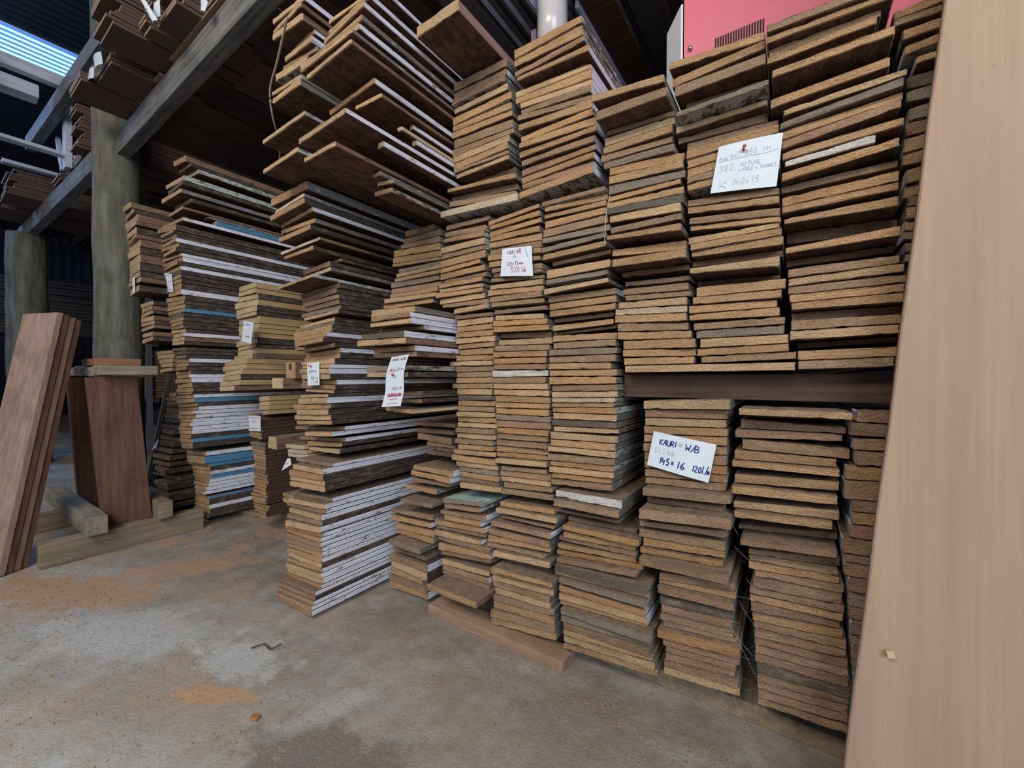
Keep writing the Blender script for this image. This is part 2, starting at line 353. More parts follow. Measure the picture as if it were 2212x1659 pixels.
CARDS = {
 'large': [(-0.1101, 0.7921, 1.0259), (-0.0178, 0.7921, 1.0202), (-0.026, 0.7921, 0.937), (-0.1229, 0.7921, 0.9496)],
 'small': [(-0.5661, 0.7896, 0.9305), (-0.4863, 0.7896, 0.9234), (-0.4826, 0.7896, 0.8559), (-0.5722, 0.7896, 0.8671)],
 'curl': [(-0.7516, 0.6285, 0.6755), (-0.6942, 0.6285, 0.6805), (-0.7344, 0.6285, 0.5651), (-0.8006, 0.6285, 0.5604)],
 'stackcard': [(-1.213, 0.6805, 0.6719), (-1.1472, 0.6805, 0.6754), (-1.1472, 0.6805, 0.607), (-1.2104, 0.6805, 0.6049)],
 'blue': [(-0.2171, 0.7921, 0.5286), (-0.1101, 0.7921, 0.5128), (-0.1225, 0.7921, 0.4443), (-0.2296, 0.7921, 0.4635)],
 's2card': [(-2.2113, 0.6229, 1.0723), (-2.1298, 0.6229, 1.0569), (-2.1139, 0.6229, 0.9801), (-2.1673, 0.6229, 0.9882)],
 's4card': [(-1.7422, 0.73, 0.8468), (-1.6634, 0.73, 0.8338), (-1.6854, 0.73, 0.7554), (-1.7616, 0.73, 0.7696)],
 's4bcard': [(-1.8109, 0.7723, 0.4756), (-1.7106, 0.7723, 0.4791), (-1.7106, 0.7723, 0.4198), (-1.8069, 0.7723, 0.4146)],
 's1ccard': [(-1.2498, 0.638, 0.387), (-1.234, 0.638, 0.3901), (-1.2261, 0.638, 0.3719), (-1.285, 0.638, 0.3452)],
 's3card': [(-2.4337, 0.5704, 1.0702), (-2.4007, 0.5704, 1.0739), (-2.3941, 0.5704, 1.0036), (-2.4337, 0.5704, 0.9999)],
 's3bcard': [(-2.4725, 0.6601, 0.3343), (-2.4534, 0.6601, 0.3446), (-2.4853, 0.6601, 0.2961), (-2.5576, 0.6601, 0.2802)],
 'rackcard1': [(-1.8249, 0.46, 1.8967), (-1.8057, 0.46, 1.9027), (-1.6621, 0.46, 1.7522), (-1.7052, 0.46, 1.7623)],
 'rackcard2': [(-1.8487, 0.5, 1.9108), (-1.7884, 0.5, 1.9111), (-1.7839, 0.5, 1.8531), (-1.8582, 0.5, 1.8631)],
 'rackcard3': [(-2.3516, 0.442, 1.9229), (-2.2398, 0.442, 1.8984), (-2.2132, 0.442, 1.8397), (-2.33, 0.442, 1.8665)],
 'rackcard4': [(-2.4183, 0.442, 1.8896), (-2.3443, 0.442, 1.8838), (-2.3516, 0.442, 1.8414), (-2.4489, 0.442, 1.865)],
 'rackcard5': [(-1.6213, 0.56, 1.8848), (-1.5621, 0.56, 1.8347), (-1.5876, 0.56, 1.8157), (-1.6138, 0.56, 1.8255)],
 'rackcard6': [(-2.0839, 0.41, 2.0113), (-2.0347, 0.41, 1.971), (-2.1092, 0.41, 1.9575), (-2.1679, 0.41, 1.9827)],
}
COLUMNS = [
 ('c7', 'column behind the large white card', '''
-1954 -443 12091 11993 129 152 8001 aG1
-1902 -443 11791 11835 161 142 8010 bG1
-1854 -432 11621 11606 180 180 7990 dG1
-1728 -472 11433 11420 420 420 8340 nG0
-1768 -372 10998 10994 95 111 7708 gG1
-1837 -401 10899 10867 127 95 8020 lG1
-1836 -400 10762 10766 108 153 8209 nG1
-1683 -254 10645 10600 130 130 8234 nG1
-1646 -237 10404 10399 169 151 7981 aG1
-1640 -228 10229 10240 157 136 8001 bG1
-1633 -215 10066 10095 152 149 7984 aG1
-1633 -207 9906 9938 130 123 7983 dG1
-1625 -213 9770 9807 121 121 7996 bG1
-1584 -263 9644 9678 123 123 8355 nG0
-1624 -223 9514 9374 124 117 8005 nG1
-1618 -221 9382 9250 125 125 8009 aG1
-1594 -202 9185 9055 123 127 8011 dG1
-1584 -199 9055 8921 101 95 8049 aG1
-1614 -215 8836 8821 131 95 8019 lG1
-1564 -183 8694 8721 122 126 7965 aG1
-1555 -159 8567 8589 96 153 8004 bG1
-1592 -173 8465 8429 115 115 8286 nG1
-1495 -241 8342 8310 79 79 8636 nG0
-1535 -201 8217 8224 95 166 7789 lG1
-1530 -209 8115 8052 116 151 8429 nG1
-1466 -119 7923 7893 183 162 7995 bG1
-1515 -175 7734 7726 136 141 7957 bG1
-1584 -239 7592 7576 142 128 8007 aG1
-1584 -199 7439 7442 111 148 7994 aG1
-1505 -127 7271 7280 129 122 7974 dG1
-1455 -135 7128 7152 137 147 7980 gG1
-1388 -72 6980 7000 158 148 7986 lG1
-1452 -72 6814 6845 136 128 7999 bG1
-1378 29 6671 6710 119 119 7991 dG1
'''),
 ('c8', 'widest column beside the upright plank', '''
-411 1115 11924 11838 130 101 7802 dG1
-416 1114 11787 11731 112 95 7877 bG1
-401 1000 11669 11634 138 95 8029 dG1
-411 951 11518 11534 110 110 7988 bG1
-296 911 11404 11418 254 254 8338 nG0
-336 1109 11122 11163 114 137 7725 aG1
-345 1151 11001 11018 163 115 8408 nG1
-360 1096 10832 10895 141 141 7994 aG1
-147 1056 10694 10746 75 75 8365 nG0
-187 1284 10611 10673 101 101 8015 lG1
-225 1230 10364 10500 102 129 7906 gG1
-216 1245 10256 10354 142 109 8003 aG1
-203 1222 10106 10237 145 123 7970 rG1
-197 1253 9940 9979 135 120 8002 bG1
-157 951 9800 9843 95 131 8020 wG1
-201 1214 9605 9725 143 139 8011 aG1
-209 1237 9455 9501 120 120 8222 nG1
-147 1182 9331 9374 98 98 8572 nG0
-187 1222 9206 9271 146 158 8033 aG1
-187 1222 9051 9108 117 117 8009 aG1
-157 1222 8873 8910 95 155 8043 bG1
-128 1294 8773 8745 192 192 8567 nG1
-88 1183 8574 8550 108 108 8917 nG0
-133 1223 8359 8435 95 145 7895 bG1
-125 1222 8258 8282 117 117 8344 nG1
-55 1182 8137 8159 83 83 8694 nG0
-95 1238 8047 8056 149 124 8018 rG1
-95 1281 7886 7927 118 129 8002 lG1
-95 1318 7758 7780 128 133 8037 dG1
-72 1300 7619 7641 130 125 7992 aG1
-48 1281 7481 7509 116 139 7955 bG1
-42 1301 7359 7358 142 133 8228 nG1
-48 1257 7211 7202 162 135 7970 dG1
-64 1238 7043 7061 155 135 7972 lG1
39 1291 6884 6922 98 98 8496 nG1
45 1226 6724 6743 157 142 8014 bG1
49 1195 6560 6593 139 139 7989 dG1
'''),
 ('c9', 'column half hidden behind the top of the upright plank', '''
1156 1854 11653 11654 124 123 8204 bG1
1156 1868 11523 11525 105 105 8219 dG1
1253 1868 11326 11363 146 146 8219 bG1
1317 1828 11177 11208 65 65 8569 nG0
1277 1868 11089 11140 125 125 8203 bW1
1434 1828 10971 11005 106 106 8553 nW0
1394 1868 10856 10896 93 93 8178 lW1
1434 1828 10760 10793 106 106 8575 nW0
1308 1868 10647 10632 177 194 8225 kG1
1308 1868 10443 10429 156 214 8198 gG1
1332 1868 10188 10206 187 214 8201 gW1
1300 1868 9975 9983 189 177 8223 nG1
1277 1868 9768 9800 205 211 8222 rW1
1269 1868 9545 9577 157 211 8205 rG1
1316 1868 9306 9354 203 204 8200 dW1
1300 1868 9096 9141 174 156 8246 dW1
1328 1835 8917 8880 152 147 8213 nG1
1318 1835 8756 8725 172 165 8177 rG1
1306 1835 8579 8546 148 157 8217 dW1
1295 1835 8425 8383 117 153 8203 dW1
1307 1835 8251 8220 146 139 8201 nW1
1320 1835 8095 8074 117 155 8215 dW1
1357 1835 7918 7911 149 154 8205 aG1
1357 1835 7748 7748 165 157 8244 bG1
1357 1835 7577 7585 155 149 8204 dG1
1345 1835 7408 7414 162 165 8206 bG1
1339 1835 7238 7243 155 154 8226 rG1
1311 1835 7069 7080 165 157 8188 dG1
1303 1835 6899 6901 159 165 8222 bG1
1295 1835 6727 6730 173 163 8199 aG1
1276 1835 6547 6559 134 134 8226 dG1
'''),
 ('c6', 'column with the green-black planks', '''
-3336 -1966 11860 11723 143 143 7681 bG1
-3181 -1953 11695 11572 179 179 8031 nG0
-3221 -1866 11467 11380 188 169 7567 dG1
-3162 -1847 11264 11183 106 89 7985 nG1
-3221 -1847 11142 11088 170 136 8014 lG1
-3241 -1880 10967 10947 153 145 7993 bG1
-3290 -1896 10807 10790 135 119 8050 dG1
-3231 -1848 10663 10592 147 136 8001 gG1
-3103 -1695 10503 10441 156 164 8045 aG1
-3117 -1702 10341 10271 168 153 8004 bG1
-3113 -1670 10147 10101 184 143 8030 gG1
-3123 -1750 9935 9954 110 107 8027 bG1
-3142 -1686 9819 9786 128 137 8009 bG1
-3124 -1686 9685 9642 132 172 7956 kG1
-3087 -1718 9545 9465 146 163 7957 lG1
-3074 -1710 9314 9295 131 131 7986 dG1
-3013 -1750 9176 9158 103 103 8336 nG0
-3053 -1661 9067 9018 95 133 7710 bG1
-3134 -1716 8972 8881 107 83 8331 nG1
-3026 -1631 8846 8789 134 178 7977 aG1
-2978 -1605 8620 8600 157 167 7841 bG1
-2932 -1635 8455 8426 109 109 8304 nG1
-2834 -1675 8338 8312 84 84 8654 nG0
-2874 -1635 8248 8209 100 100 8275 nG1
-2796 -1675 8140 8105 75 75 8625 nG0
-2836 -1586 8049 8022 125 144 7995 rG1
-2766 -1542 7913 7870 105 102 7999 dG1
-2930 -1615 7806 7765 137 143 8029 lG1
-2968 -1615 7663 7612 123 131 8006 cG1
-2961 -1615 7533 7470 149 155 7956 aG1
-2911 -1604 7374 7306 167 145 8003 dG1
-2905 -1537 7197 7151 158 141 7991 aG1
-2805 -1467 7030 7003 177 169 7992 bG1
-2810 -1465 6847 6824 143 140 8026 bG1
-2805 -1491 6688 6678 149 128 8029 aG1
-2769 21 6530 6545 138 138 7997 lG1
'''),
 ('c5t', 'tall top pile with white speckled long sides', '''
-5407 -3709 13848 13840 221 162 8000 aS1
-5407 -3677 13620 13585 161 217 7976 bS1
-5401 -3629 13366 13359 125 125 7993 rS1
-5196 -3669 13234 13228 120 120 8343 nS0
-5236 -3518 13089 13103 95 131 7895 bW1
-5441 -3692 12991 12965 95 96 8175 nW1
-5374 -3510 12889 12762 150 95 8015 lW1
-5358 -3497 12732 12660 146 197 8008 aW1
-5227 -3484 12575 12453 133 148 8012 lW1
-5227 -3484 12432 12295 117 155 7983 dW1
-5302 -3471 12316 12133 129 133 8007 dW1
-5237 -3458 12050 11993 141 190 7936 bW1
-5227 -3419 11816 11797 151 144 7977 aW1
-5237 -3393 11656 11642 141 166 7976 bW1
-5244 -3367 11441 11469 128 128 7985 bW1
-5201 -3406 11252 11271 128 145 7988 dW1
-5195 -3393 11039 11110 148 123 8021 rW1
-5222 -3406 10885 10920 149 139 7987 bW1
-5186 -3445 10723 10775 129 155 8016 rW1
-5176 -3399 10487 10616 156 156 7890 bW1
'''),
 ('c4t', 'short top pile beside the white-edged overhanging boards', '''
-7296 -5625 13837 13805 206 212 8021 nG1
-7298 -5649 13609 13579 189 150 8043 dW1
-7304 -5676 13410 13423 178 146 7980 nG1
-7298 -5581 13225 13177 151 151 8021 lG1
-7272 -5621 13067 13021 87 87 8371 nG0
-7319 -5457 12976 12921 199 169 7982 aG1
-7324 -5507 12769 12748 152 176 8025 aG1
-7359 -5481 12612 12545 170 145 8019 bG1
-7306 -5434 12415 12295 220 206 8012 dG1
-7350 -5414 12182 12082 201 109 8013 rG1
-7294 -5541 11971 11971 174 157 7995 lG1
-7294 -5568 11790 11808 178 163 7989 bG1
-7238 -5574 11600 11638 93 93 7984 dG1
-7128 -5472 11444 11438 109 109 7899 lG1
-7088 -5512 11329 11324 240 240 8249 nG0
-7337 -5234 11101 10920 94 120 7805 bG1
-7428 -5328 11006 10802 149 145 8053 dG1
-7416 -5380 10849 10656 143 169 8007 dG1
-7580 -5198 10585 10471 171 171 7819 cG1
'''),
 ('w1t', 'narrow pile against the overhanging boards', '''
-9310 -8138 10526 10491 177 151 8165 nG1
-9488 -7931 10345 10323 160 178 8212 nG1
-9548 -7966 10180 10134 130 175 8189 dG1
-9854 -7966 10062 9953 205 185 8184 aG1
-9846 -7966 9849 9762 189 168 8201 aG1
-9846 -7925 9654 9587 95 95 8175 bG1
-9649 -7966 9490 9488 137 95 8227 gG1
-9690 -7983 9343 9386 115 126 8174 lG1
-9804 -7966 9220 9255 111 116 8194 aG1
-9937 -7983 9105 9069 163 139 8162 gG1
-9958 -7914 8936 8922 159 143 8212 rG1
-9958 -8035 8771 8774 123 140 8142 aG1
-10141 -8075 8642 8628 143 129 8098 lW1
-10318 -8246 8493 8493 134 134 8191 aG1
'''),
 ('w1m', 'splayed pile behind the long curled card', '''
-8890 -7335 8008 7973 174 149 6686 lG1
-8758 -7309 7825 7814 148 120 6539 rW1
-8870 -7293 7669 7685 109 142 6597 lW1
-8934 -7281 7555 7540 98 98 6956 nW1
-8845 -7295 7366 7357 155 146 6343 kW1
-8896 -7231 7205 7200 150 143 6292 lN1
-8712 -7240 7042 7038 130 129 6607 aW1
-8818 -7226 6904 6899 119 119 6660 rN1
-8653 -7245 6560 6576 131 131 6333 gP1
-8661 -7210 6421 6424 120 120 6359 lK1
-8580 -7228 5924 5970 96 96 6808 nK1
-8649 -7206 5742 5785 97 97 6808 nK1
-8155 -7176 5593 5559 99 99 6484 aC1
'''),
 ('w1n', 'set-back pile low behind the white-edged stack', '''
-9279 -7649 5007 5033 125 125 8406 nN1
-9138 -7642 4810 4830 136 119 8405 nN1
-9138 -7745 4668 4622 179 184 8418 bN1
-8731 -7585 4459 4428 115 95 8399 aN1
-8363 -7636 4327 4328 110 95 8426 nN1
-8669 -7601 4201 4228 121 121 8378 nN1
'''),
 ('w1l', 'small low pile next to the white-edged stack', '''
-8606 -7205 3898 3882 117 160 7825 bW1
-8814 -7298 3708 3715 129 174 7876 aW1
-8866 -7407 3480 3529 115 115 7969 nG1
-9165 -7894 3247 3270 133 133 7988 bG1
-9006 -7803 2934 2961 103 103 7695 gG1
-9768 -8037 2466 2554 141 141 7972 dG1
-9768 -8146 2254 2312 136 136 7987 aW1
-9556 -8037 2062 2113 166 173 8000 bG1
-9598 -8037 1880 1931 162 157 8014 aG1
-9463 -8273 1713 1680 159 159 7679 gG1
-9725 -8312 1318 1357 123 123 8012 nG1
-9832 -8312 1095 1080 205 187 8006 dW1
-9832 -8312 882 882 192 215 8012 lK1
-9841 -8462 682 662 178 121 7988 bG1
-9854 -8312 480 540 201 198 7974 dG1
-9854 -8312 267 324 197 197 8021 bW1
'''),
 ('w2', 'thinly stacked column touching the curled card', '''
-7552 -6172 10253 10261 127 121 8024 nG1
-7638 -6265 10124 10045 148 155 8036 dM1
-7671 -6280 9972 9885 122 139 8007 aM1
-7738 -6280 9716 9736 164 179 7986 lM1
-7671 -6251 9529 9541 141 114 7976 dM1
-7772 -6251 9379 9421 191 187 7992 aG1
-7772 -6424 9178 9223 130 114 7997 aG1
-7788 -6237 9038 9057 166 150 7986 bG1
-7704 -6228 8868 8898 104 128 8034 rG1
-7772 -6308 8754 8762 115 116 7934 aG1
-7788 -6323 8633 8628 105 104 7987 lG1
-7856 -6337 8519 8517 135 122 7952 bG1
-7805 -6303 8378 8388 155 139 8020 lG1
-7671 -6166 8217 8226 94 135 7992 rG1
-7242 -6145 8056 8085 140 120 7924 lM1
-7206 -6050 7891 7885 119 102 7966 nG1
-7192 -6021 7763 7777 166 152 7991 lG1
-7185 -6036 7592 7615 141 145 7995 bG1
-7179 -6023 7440 7461 135 146 7965 aG1
-7186 -5960 7295 7310 145 142 7967 lG1
-7154 -5958 7145 7160 131 118 7989 bG1
-7158 -6020 7007 7034 146 171 8030 bG1
-7214 -6050 6853 6857 139 129 8024 aG1
-7404 -6050 6705 6716 118 126 7982 lG1
-7229 -6050 6580 6583 152 128 8030 rG1
-7160 -6050 6422 6448 126 134 8007 dG1
-7198 -6050 6289 6308 142 146 7998 aG1
-7377 -6050 6137 6156 137 133 8043 bG1
-7196 -6045 5997 6016 147 150 7990 lG1
-7152 -6045 5841 5859 129 128 7984 kG1
-7141 -6010 5707 5725 141 142 8024 bG1
-7164 -5969 5558 5575 129 119 7981 dG1
-7170 -5963 5419 5447 128 131 7978 lG1
-7203 -5945 5283 5310 131 132 8035 aG1
-7187 -5934 5145 5171 129 123 8036 lG1
-7236 -5955 5007 5042 138 132 7971 dG1
-7236 -5949 4863 4902 139 134 8024 lG1
-7253 -6021 4717 4757 136 133 7978 dG1
-7137 -6015 4578 4617 129 128 7991 bG1
-7272 -5936 4440 4473 123 111 7972 lG1
-7339 -5881 4303 4307 152 135 7936 aG1
-7239 -5856 4144 4166 144 109 7989 lG1
-7140 -5879 3996 4050 122 138 7995 gG1
-7123 -5828 3867 3908 136 133 8007 bG1
-7058 -5841 3727 3765 105 98 7994 nG1
-7058 -5797 3616 3660 152 152 7975 lG1
'''),
 ('w2l', 'low pile topped by a mint painted board', '''
-7524 -6236 3163 3242 140 111 7855 gM1
-7552 -6406 3009 3064 137 137 7933 rM1
-7791 -6260 2757 2868 110 147 8005 dW1
-7682 -6411 2647 2703 152 146 8008 bW1
-8001 -6305 2457 2544 145 129 8012 aW1
-7983 -6305 2306 2409 95 114 8050 nG1
-7965 -6381 2205 2223 168 103 7977 lW1
-7858 -6082 2035 2129 108 134 7960 dG1
-7840 -6085 1872 1989 197 161 7989 aW1
-7752 -6111 1674 1818 108 108 8000 nG1
-7677 -6181 1567 1698 92 92 8350 nG0
-7717 -6141 1465 1517 147 127 7987 lG1
-7717 -6200 1312 1312 153 147 8020 dW1
-7734 -6156 1141 1160 95 107 8013 dG1
-7672 -6069 1041 1048 153 153 7399 bN1
'''),
 ('w3', 'column behind the small white card', '''
-6160 -4744 10081 10194 123 99 7999 bG1
-6109 -4684 9957 10015 102 133 7963 oG1
-6160 -4660 9848 9859 137 112 8010 aG1
-6081 -4708 9689 9690 131 143 7969 aG1
-6109 -4684 9542 9534 134 163 7998 bG1
-6137 -4684 9401 9365 138 155 8029 dG1
-6151 -4684 9258 9200 153 121 7976 aG1
-6137 -4689 9098 9020 143 108 7974 bG1
-6081 -4650 8944 8851 120 133 8005 dG1
-5997 -4625 8798 8707 106 96 7958 nG1
-6081 -4632 8691 8605 94 94 8013 dG1
-6109 -4636 8536 8505 120 138 7999 lG1
-6160 -4636 8409 8359 139 127 8000 aG1
-6151 -4636 8265 8226 149 134 7993 rG1
-6081 -4613 8105 8083 112 112 8012 bG1
-6007 -4529 7927 7895 113 98 8004 nG1
-5992 -4637 7798 7737 128 123 8047 lG1
-6007 -4520 7664 7603 140 123 7981 oG1
-6011 -4480 7516 7472 137 128 7992 oG1
-5948 -4510 7367 7339 109 152 8185 nG1
-5899 -4394 7200 7179 138 142 8029 lG1
-5946 -4472 7057 7031 139 129 7984 dG1
-6008 -4503 6909 6893 139 134 7957 bG1
-6036 -4550 6763 6752 146 139 8002 oG1
-6021 -4550 6611 6606 128 129 8006 rG1
-6007 -4509 6466 6460 162 141 7979 wG1
-6036 -4550 6296 6311 141 140 7979 dG1
-6021 -4487 6149 6166 131 142 7985 lG1
-6021 -4456 6004 6014 139 139 7990 lG1
-5998 -4448 5860 5865 155 150 8021 bG1
-5957 -4465 5699 5707 132 108 7995 aG1
-5934 -4489 5560 5582 141 152 8003 oG1
-5933 -4453 5413 5425 134 141 8012 gG1
-5905 -4449 5265 5277 160 143 7993 rG1
-5922 -4473 5097 5122 148 132 7988 oG1
-5943 -4506 4942 4980 137 128 8014 dG1
-5934 -4505 4799 4835 140 139 7971 dG1
-5928 -4511 4649 4686 144 131 8033 bG1
-5920 -4514 4499 4546 113 111 8031 oG1
-5869 -4492 4379 4430 128 128 7888 lG1
-5765 -4528 4187 4234 109 96 7980 dG1
-5844 -4422 4069 4135 144 140 8018 rG1
-5816 -4426 3920 3988 123 119 8012 lG1
-5741 -4370 3793 3863 143 115 8010 dG1
-5785 -4370 3642 3694 137 137 8014 dG1
'''),
 ('w3l', 'low pile of dusty rough ends', '''
-5793 -4350 3332 3372 121 122 8000 oG1
-5848 -4210 3203 3245 127 127 7881 lG1
-5753 -4374 3073 3109 80 80 8377 nG0
-5793 -4334 2980 3024 79 79 8027 dG1
-5753 -4418 2896 2936 64 64 8377 nG0
-6082 -4378 2808 2867 129 129 7947 dW1
-6171 -4431 2579 2665 142 134 7985 dG1
-6171 -4450 2431 2512 168 125 8016 aG1
-6194 -4577 2256 2311 102 94 7993 rG1
-5919 -4404 2156 2217 136 136 7886 lG1
-5879 -4681 2015 2064 110 110 8574 nG0
-6055 -4641 1889 1949 78 78 8224 nG1
-5887 -4296 1812 1818 109 95 7780 aG1
-6073 -4382 1634 1715 133 121 7994 aG1
-6053 -4370 1482 1589 134 156 8009 lG1
-6053 -4431 1330 1423 148 126 7989 dG1
-5992 -4406 1171 1292 155 135 7989 lG1
-6037 -4334 998 1156 168 148 8002 dG1
-6057 -4334 822 987 182 177 8022 bG1
-6082 -4323 628 804 191 186 7980 dG1
-6067 -4311 427 603 156 156 8012 bG1
'''),
 ('w4', 'central column with a white smeared edge', '''
-4640 -3129 10164 10109 111 94 7899 dG1
-4568 -3136 10039 10009 102 131 7977 aG1
-4592 -3152 9884 9873 94 118 7971 bG1
-4568 -3156 9736 9733 168 134 7964 aG1
-4616 -3136 9561 9593 180 163 7993 dG1
-4651 -3099 9375 9406 110 148 8011 gG1
-4675 -3172 9187 9250 133 110 8005 gG1
-4638 -3162 9034 9080 138 128 8006 bG1
-4516 -3146 8889 8940 96 96 8197 bG1
-4476 -3181 8789 8837 108 108 8547 nG0
-4545 -3055 8674 8670 201 165 7983 lG1
-4568 -3129 8462 8499 117 117 8025 gG1
-4465 -3169 8341 8374 97 97 8375 nG0
-4505 -3045 8215 8276 126 99 7818 lG1
-4475 -2959 8083 8097 155 132 7990 nM1
-4470 -2959 7920 7957 147 144 8010 aG1
-4489 -2978 7767 7804 137 140 8031 bG1
-4468 -3052 7620 7656 103 103 8212 nG1
-4324 -3092 7514 7546 66 66 8562 nG0
-4364 -2993 7428 7476 129 108 7963 bG1
-4426 -2973 7285 7363 66 66 8114 nG1
-4369 -2922 7216 7204 144 137 8003 aG1
-4382 -2942 7065 7062 152 141 7994 dG1
-4453 -2938 6907 6913 139 142 7987 gG1
-4491 -2962 6760 6766 143 152 8016 rG1
-4526 -3058 6610 6607 139 138 8031 aG1
-4474 -2918 6452 6464 138 136 8000 bG1
-4475 -2938 6307 6322 168 153 7991 aG1
-4444 -2898 6126 6162 143 134 8038 rG1
-4429 -2914 5978 6022 132 123 8025 lG1
-4417 -2978 5840 5891 104 104 8026 cM1
-4405 -2998 5730 5780 85 82 7993 bG1
-4405 -2914 5639 5695 113 138 7992 oM1
-4393 -2918 5519 5546 137 139 7999 lG1
-4409 -2918 5370 5398 134 130 7980 kG1
-4369 -2874 5228 5261 122 97 7997 lG1
-4425 -2918 5099 5109 151 147 8007 lG1
-4461 -2954 4932 4956 148 149 8013 bG1
-4493 -2958 4776 4801 110 146 7997 lM1
-4499 -2969 4611 4645 151 138 7993 dG1
-4469 -2979 4452 4499 117 111 8011 bM1
-4480 -2979 4329 4377 140 120 8005 lG1
-4410 -3060 4182 4236 115 115 8045 oG1
-4411 -2999 4054 4115 122 122 7990 rG1
-4231 -2743 3868 3900 146 166 7826 wG1
-4215 -2759 3716 3722 148 148 7694 dG1
-4175 -2885 3562 3568 107 107 8318 nG0
-4338 -2845 3413 3455 66 66 7968 nG1
'''),
 ('w4l', 'wide low column left of the dusty block', '''
-4097 -2574 3238 3246 97 95 8197 nG1
-4083 -2448 3135 3146 110 130 7904 oG1
-4097 -2552 2971 2996 147 118 8009 aG1
-4250 -2511 2809 2874 91 91 8006 nG1
-4262 -2511 2652 2777 112 111 8000 bG1
-4314 -2386 2481 2672 115 120 8044 oG1
-4247 -2470 2366 2538 107 107 7902 dG1
-4249 -2233 2253 2331 164 139 7832 kG1
-4314 -2261 2078 2175 123 140 8001 lG1
-4184 -2262 1954 2029 127 127 7885 gG1
-4144 -2370 1823 1892 74 74 8345 nG0
-4237 -2330 1733 1814 149 141 7995 aW1
-4219 -2300 1575 1667 147 157 8002 lW1
-4211 -2330 1422 1503 109 95 8057 aW1
-4146 -2184 1301 1410 126 164 7887 gG1
-4173 -2231 1111 1237 147 151 8010 gG1
-4122 -2231 958 1078 148 131 7967 dG1
-4117 -2192 802 944 136 121 8013 bG1
-4110 -2153 657 820 139 126 7998 lG1
-4102 -2105 506 681 119 119 8009 bG1
'''),
 ('w6', 'column behind the card lettered in blue', '''
-2373 -890 5852 5928 158 177 7894 lG1
-2365 -941 5685 5743 156 174 8008 rG1
-2365 -961 5523 5555 155 134 7989 lG1
-2390 -941 5359 5415 147 149 8011 bG1
-2390 -941 5196 5258 157 145 7983 aG1
-2403 -941 5033 5097 168 155 8023 bG1
-2378 -941 4860 4935 157 169 7991 rG1
-2385 -941 4697 4760 149 147 7997 oG1
-2365 -941 4537 4608 150 156 8013 rG1
-2365 -961 4375 4443 134 136 8020 rG1
-2331 -859 4237 4306 157 157 7764 dG1
-2288 -1017 4076 4135 77 77 8344 nG0
-2328 -977 3982 4054 106 95 7994 nG1
-2354 -832 3868 3962 189 189 7608 DG1
-2314 -969 3675 3758 94 94 8256 nG0
-2447 -929 3532 3661 113 113 7906 DG1
-2478 -957 3353 3433 168 174 8016 DG1
-2395 -961 3183 3253 156 123 8017 oG1
-2436 -991 3018 3065 114 95 7972 oG1
-2397 -867 2898 2970 156 156 7738 dG1
-2034 -907 2754 2807 65 65 8331 nG0
-2074 -802 2617 2744 137 145 7981 nG1
-2098 -792 2471 2594 95 127 8012 bG1
-2096 -808 2370 2455 138 138 7886 rG1
-2030 -862 2230 2307 67 67 8386 nG0
-2070 -822 2154 2218 166 149 8036 kG1
-2051 -841 1982 2056 148 143 8028 rG1
-2060 -822 1827 1907 113 120 7979 dG1
-2004 -763 1712 1784 121 84 8006 dG1
-2084 -715 1578 1699 159 172 7881 oG1
-2004 -724 1420 1516 170 174 7981 rG1
-1968 -783 1239 1323 134 132 8018 rG1
-1957 -802 1098 1182 132 118 8023 rG1
-1992 -744 951 1062 128 142 8012 rG1
-1992 -724 817 916 139 139 8021 lG1
'''),
 ('w7', 'column at the foot of the upright plank', '''
-753 707 5792 5797 116 116 7698 lG1
-713 619 5670 5675 80 80 8396 nG0
-753 659 5583 5543 160 106 8046 nG1
-822 621 5414 5432 143 117 7984 rG1
-724 712 5261 5211 192 158 8025 dG1
-832 559 5058 5042 158 126 7996 bG1
-860 585 4894 4909 116 116 7890 aG1
-792 545 4772 4787 72 72 8343 nG0
-832 587 4636 4709 153 143 7993 bG1
-860 567 4469 4497 141 141 7878 aG1
-811 527 4322 4349 85 85 8351 nG0
-847 593 4170 4261 121 148 8001 lG1
-820 505 4044 4101 121 121 7870 bG1
-761 465 3920 3973 183 183 8754 nG0
-801 603 3661 3795 95 107 8404 nG1
-734 567 3566 3671 120 120 7922 rG1
-585 527 3453 3542 73 73 8502 nG0
-625 620 3348 3472 94 138 8152 nG1
-606 590 3250 3324 62 79 8006 nG1
-609 605 3182 3240 131 95 7999 bG1
-525 659 3050 3143 117 128 8007 dG1
-543 639 2924 3002 161 164 7978 dG1
-590 666 2751 2834 115 115 7972 nG1
-590 654 2621 2712 127 112 7981 bG1
-572 624 2489 2590 161 153 8020 rG1
-549 654 2318 2430 122 127 7982 bG1
-534 697 2182 2297 130 142 8014 dG1
-515 697 2047 2140 116 123 7980 dG1
-512 720 1923 1999 119 127 7989 rG1
-497 727 1798 1866 138 118 7974 dG1
-506 730 1650 1740 167 150 8001 nG1
-478 757 1477 1586 162 161 8001 kG1
-469 742 1308 1419 128 130 8002 dG1
-469 727 1167 1281 128 130 8020 rG1
-459 727 1031 1145 134 107 7992 rG1
-459 727 891 980 119 119 8018 dG1
'''),
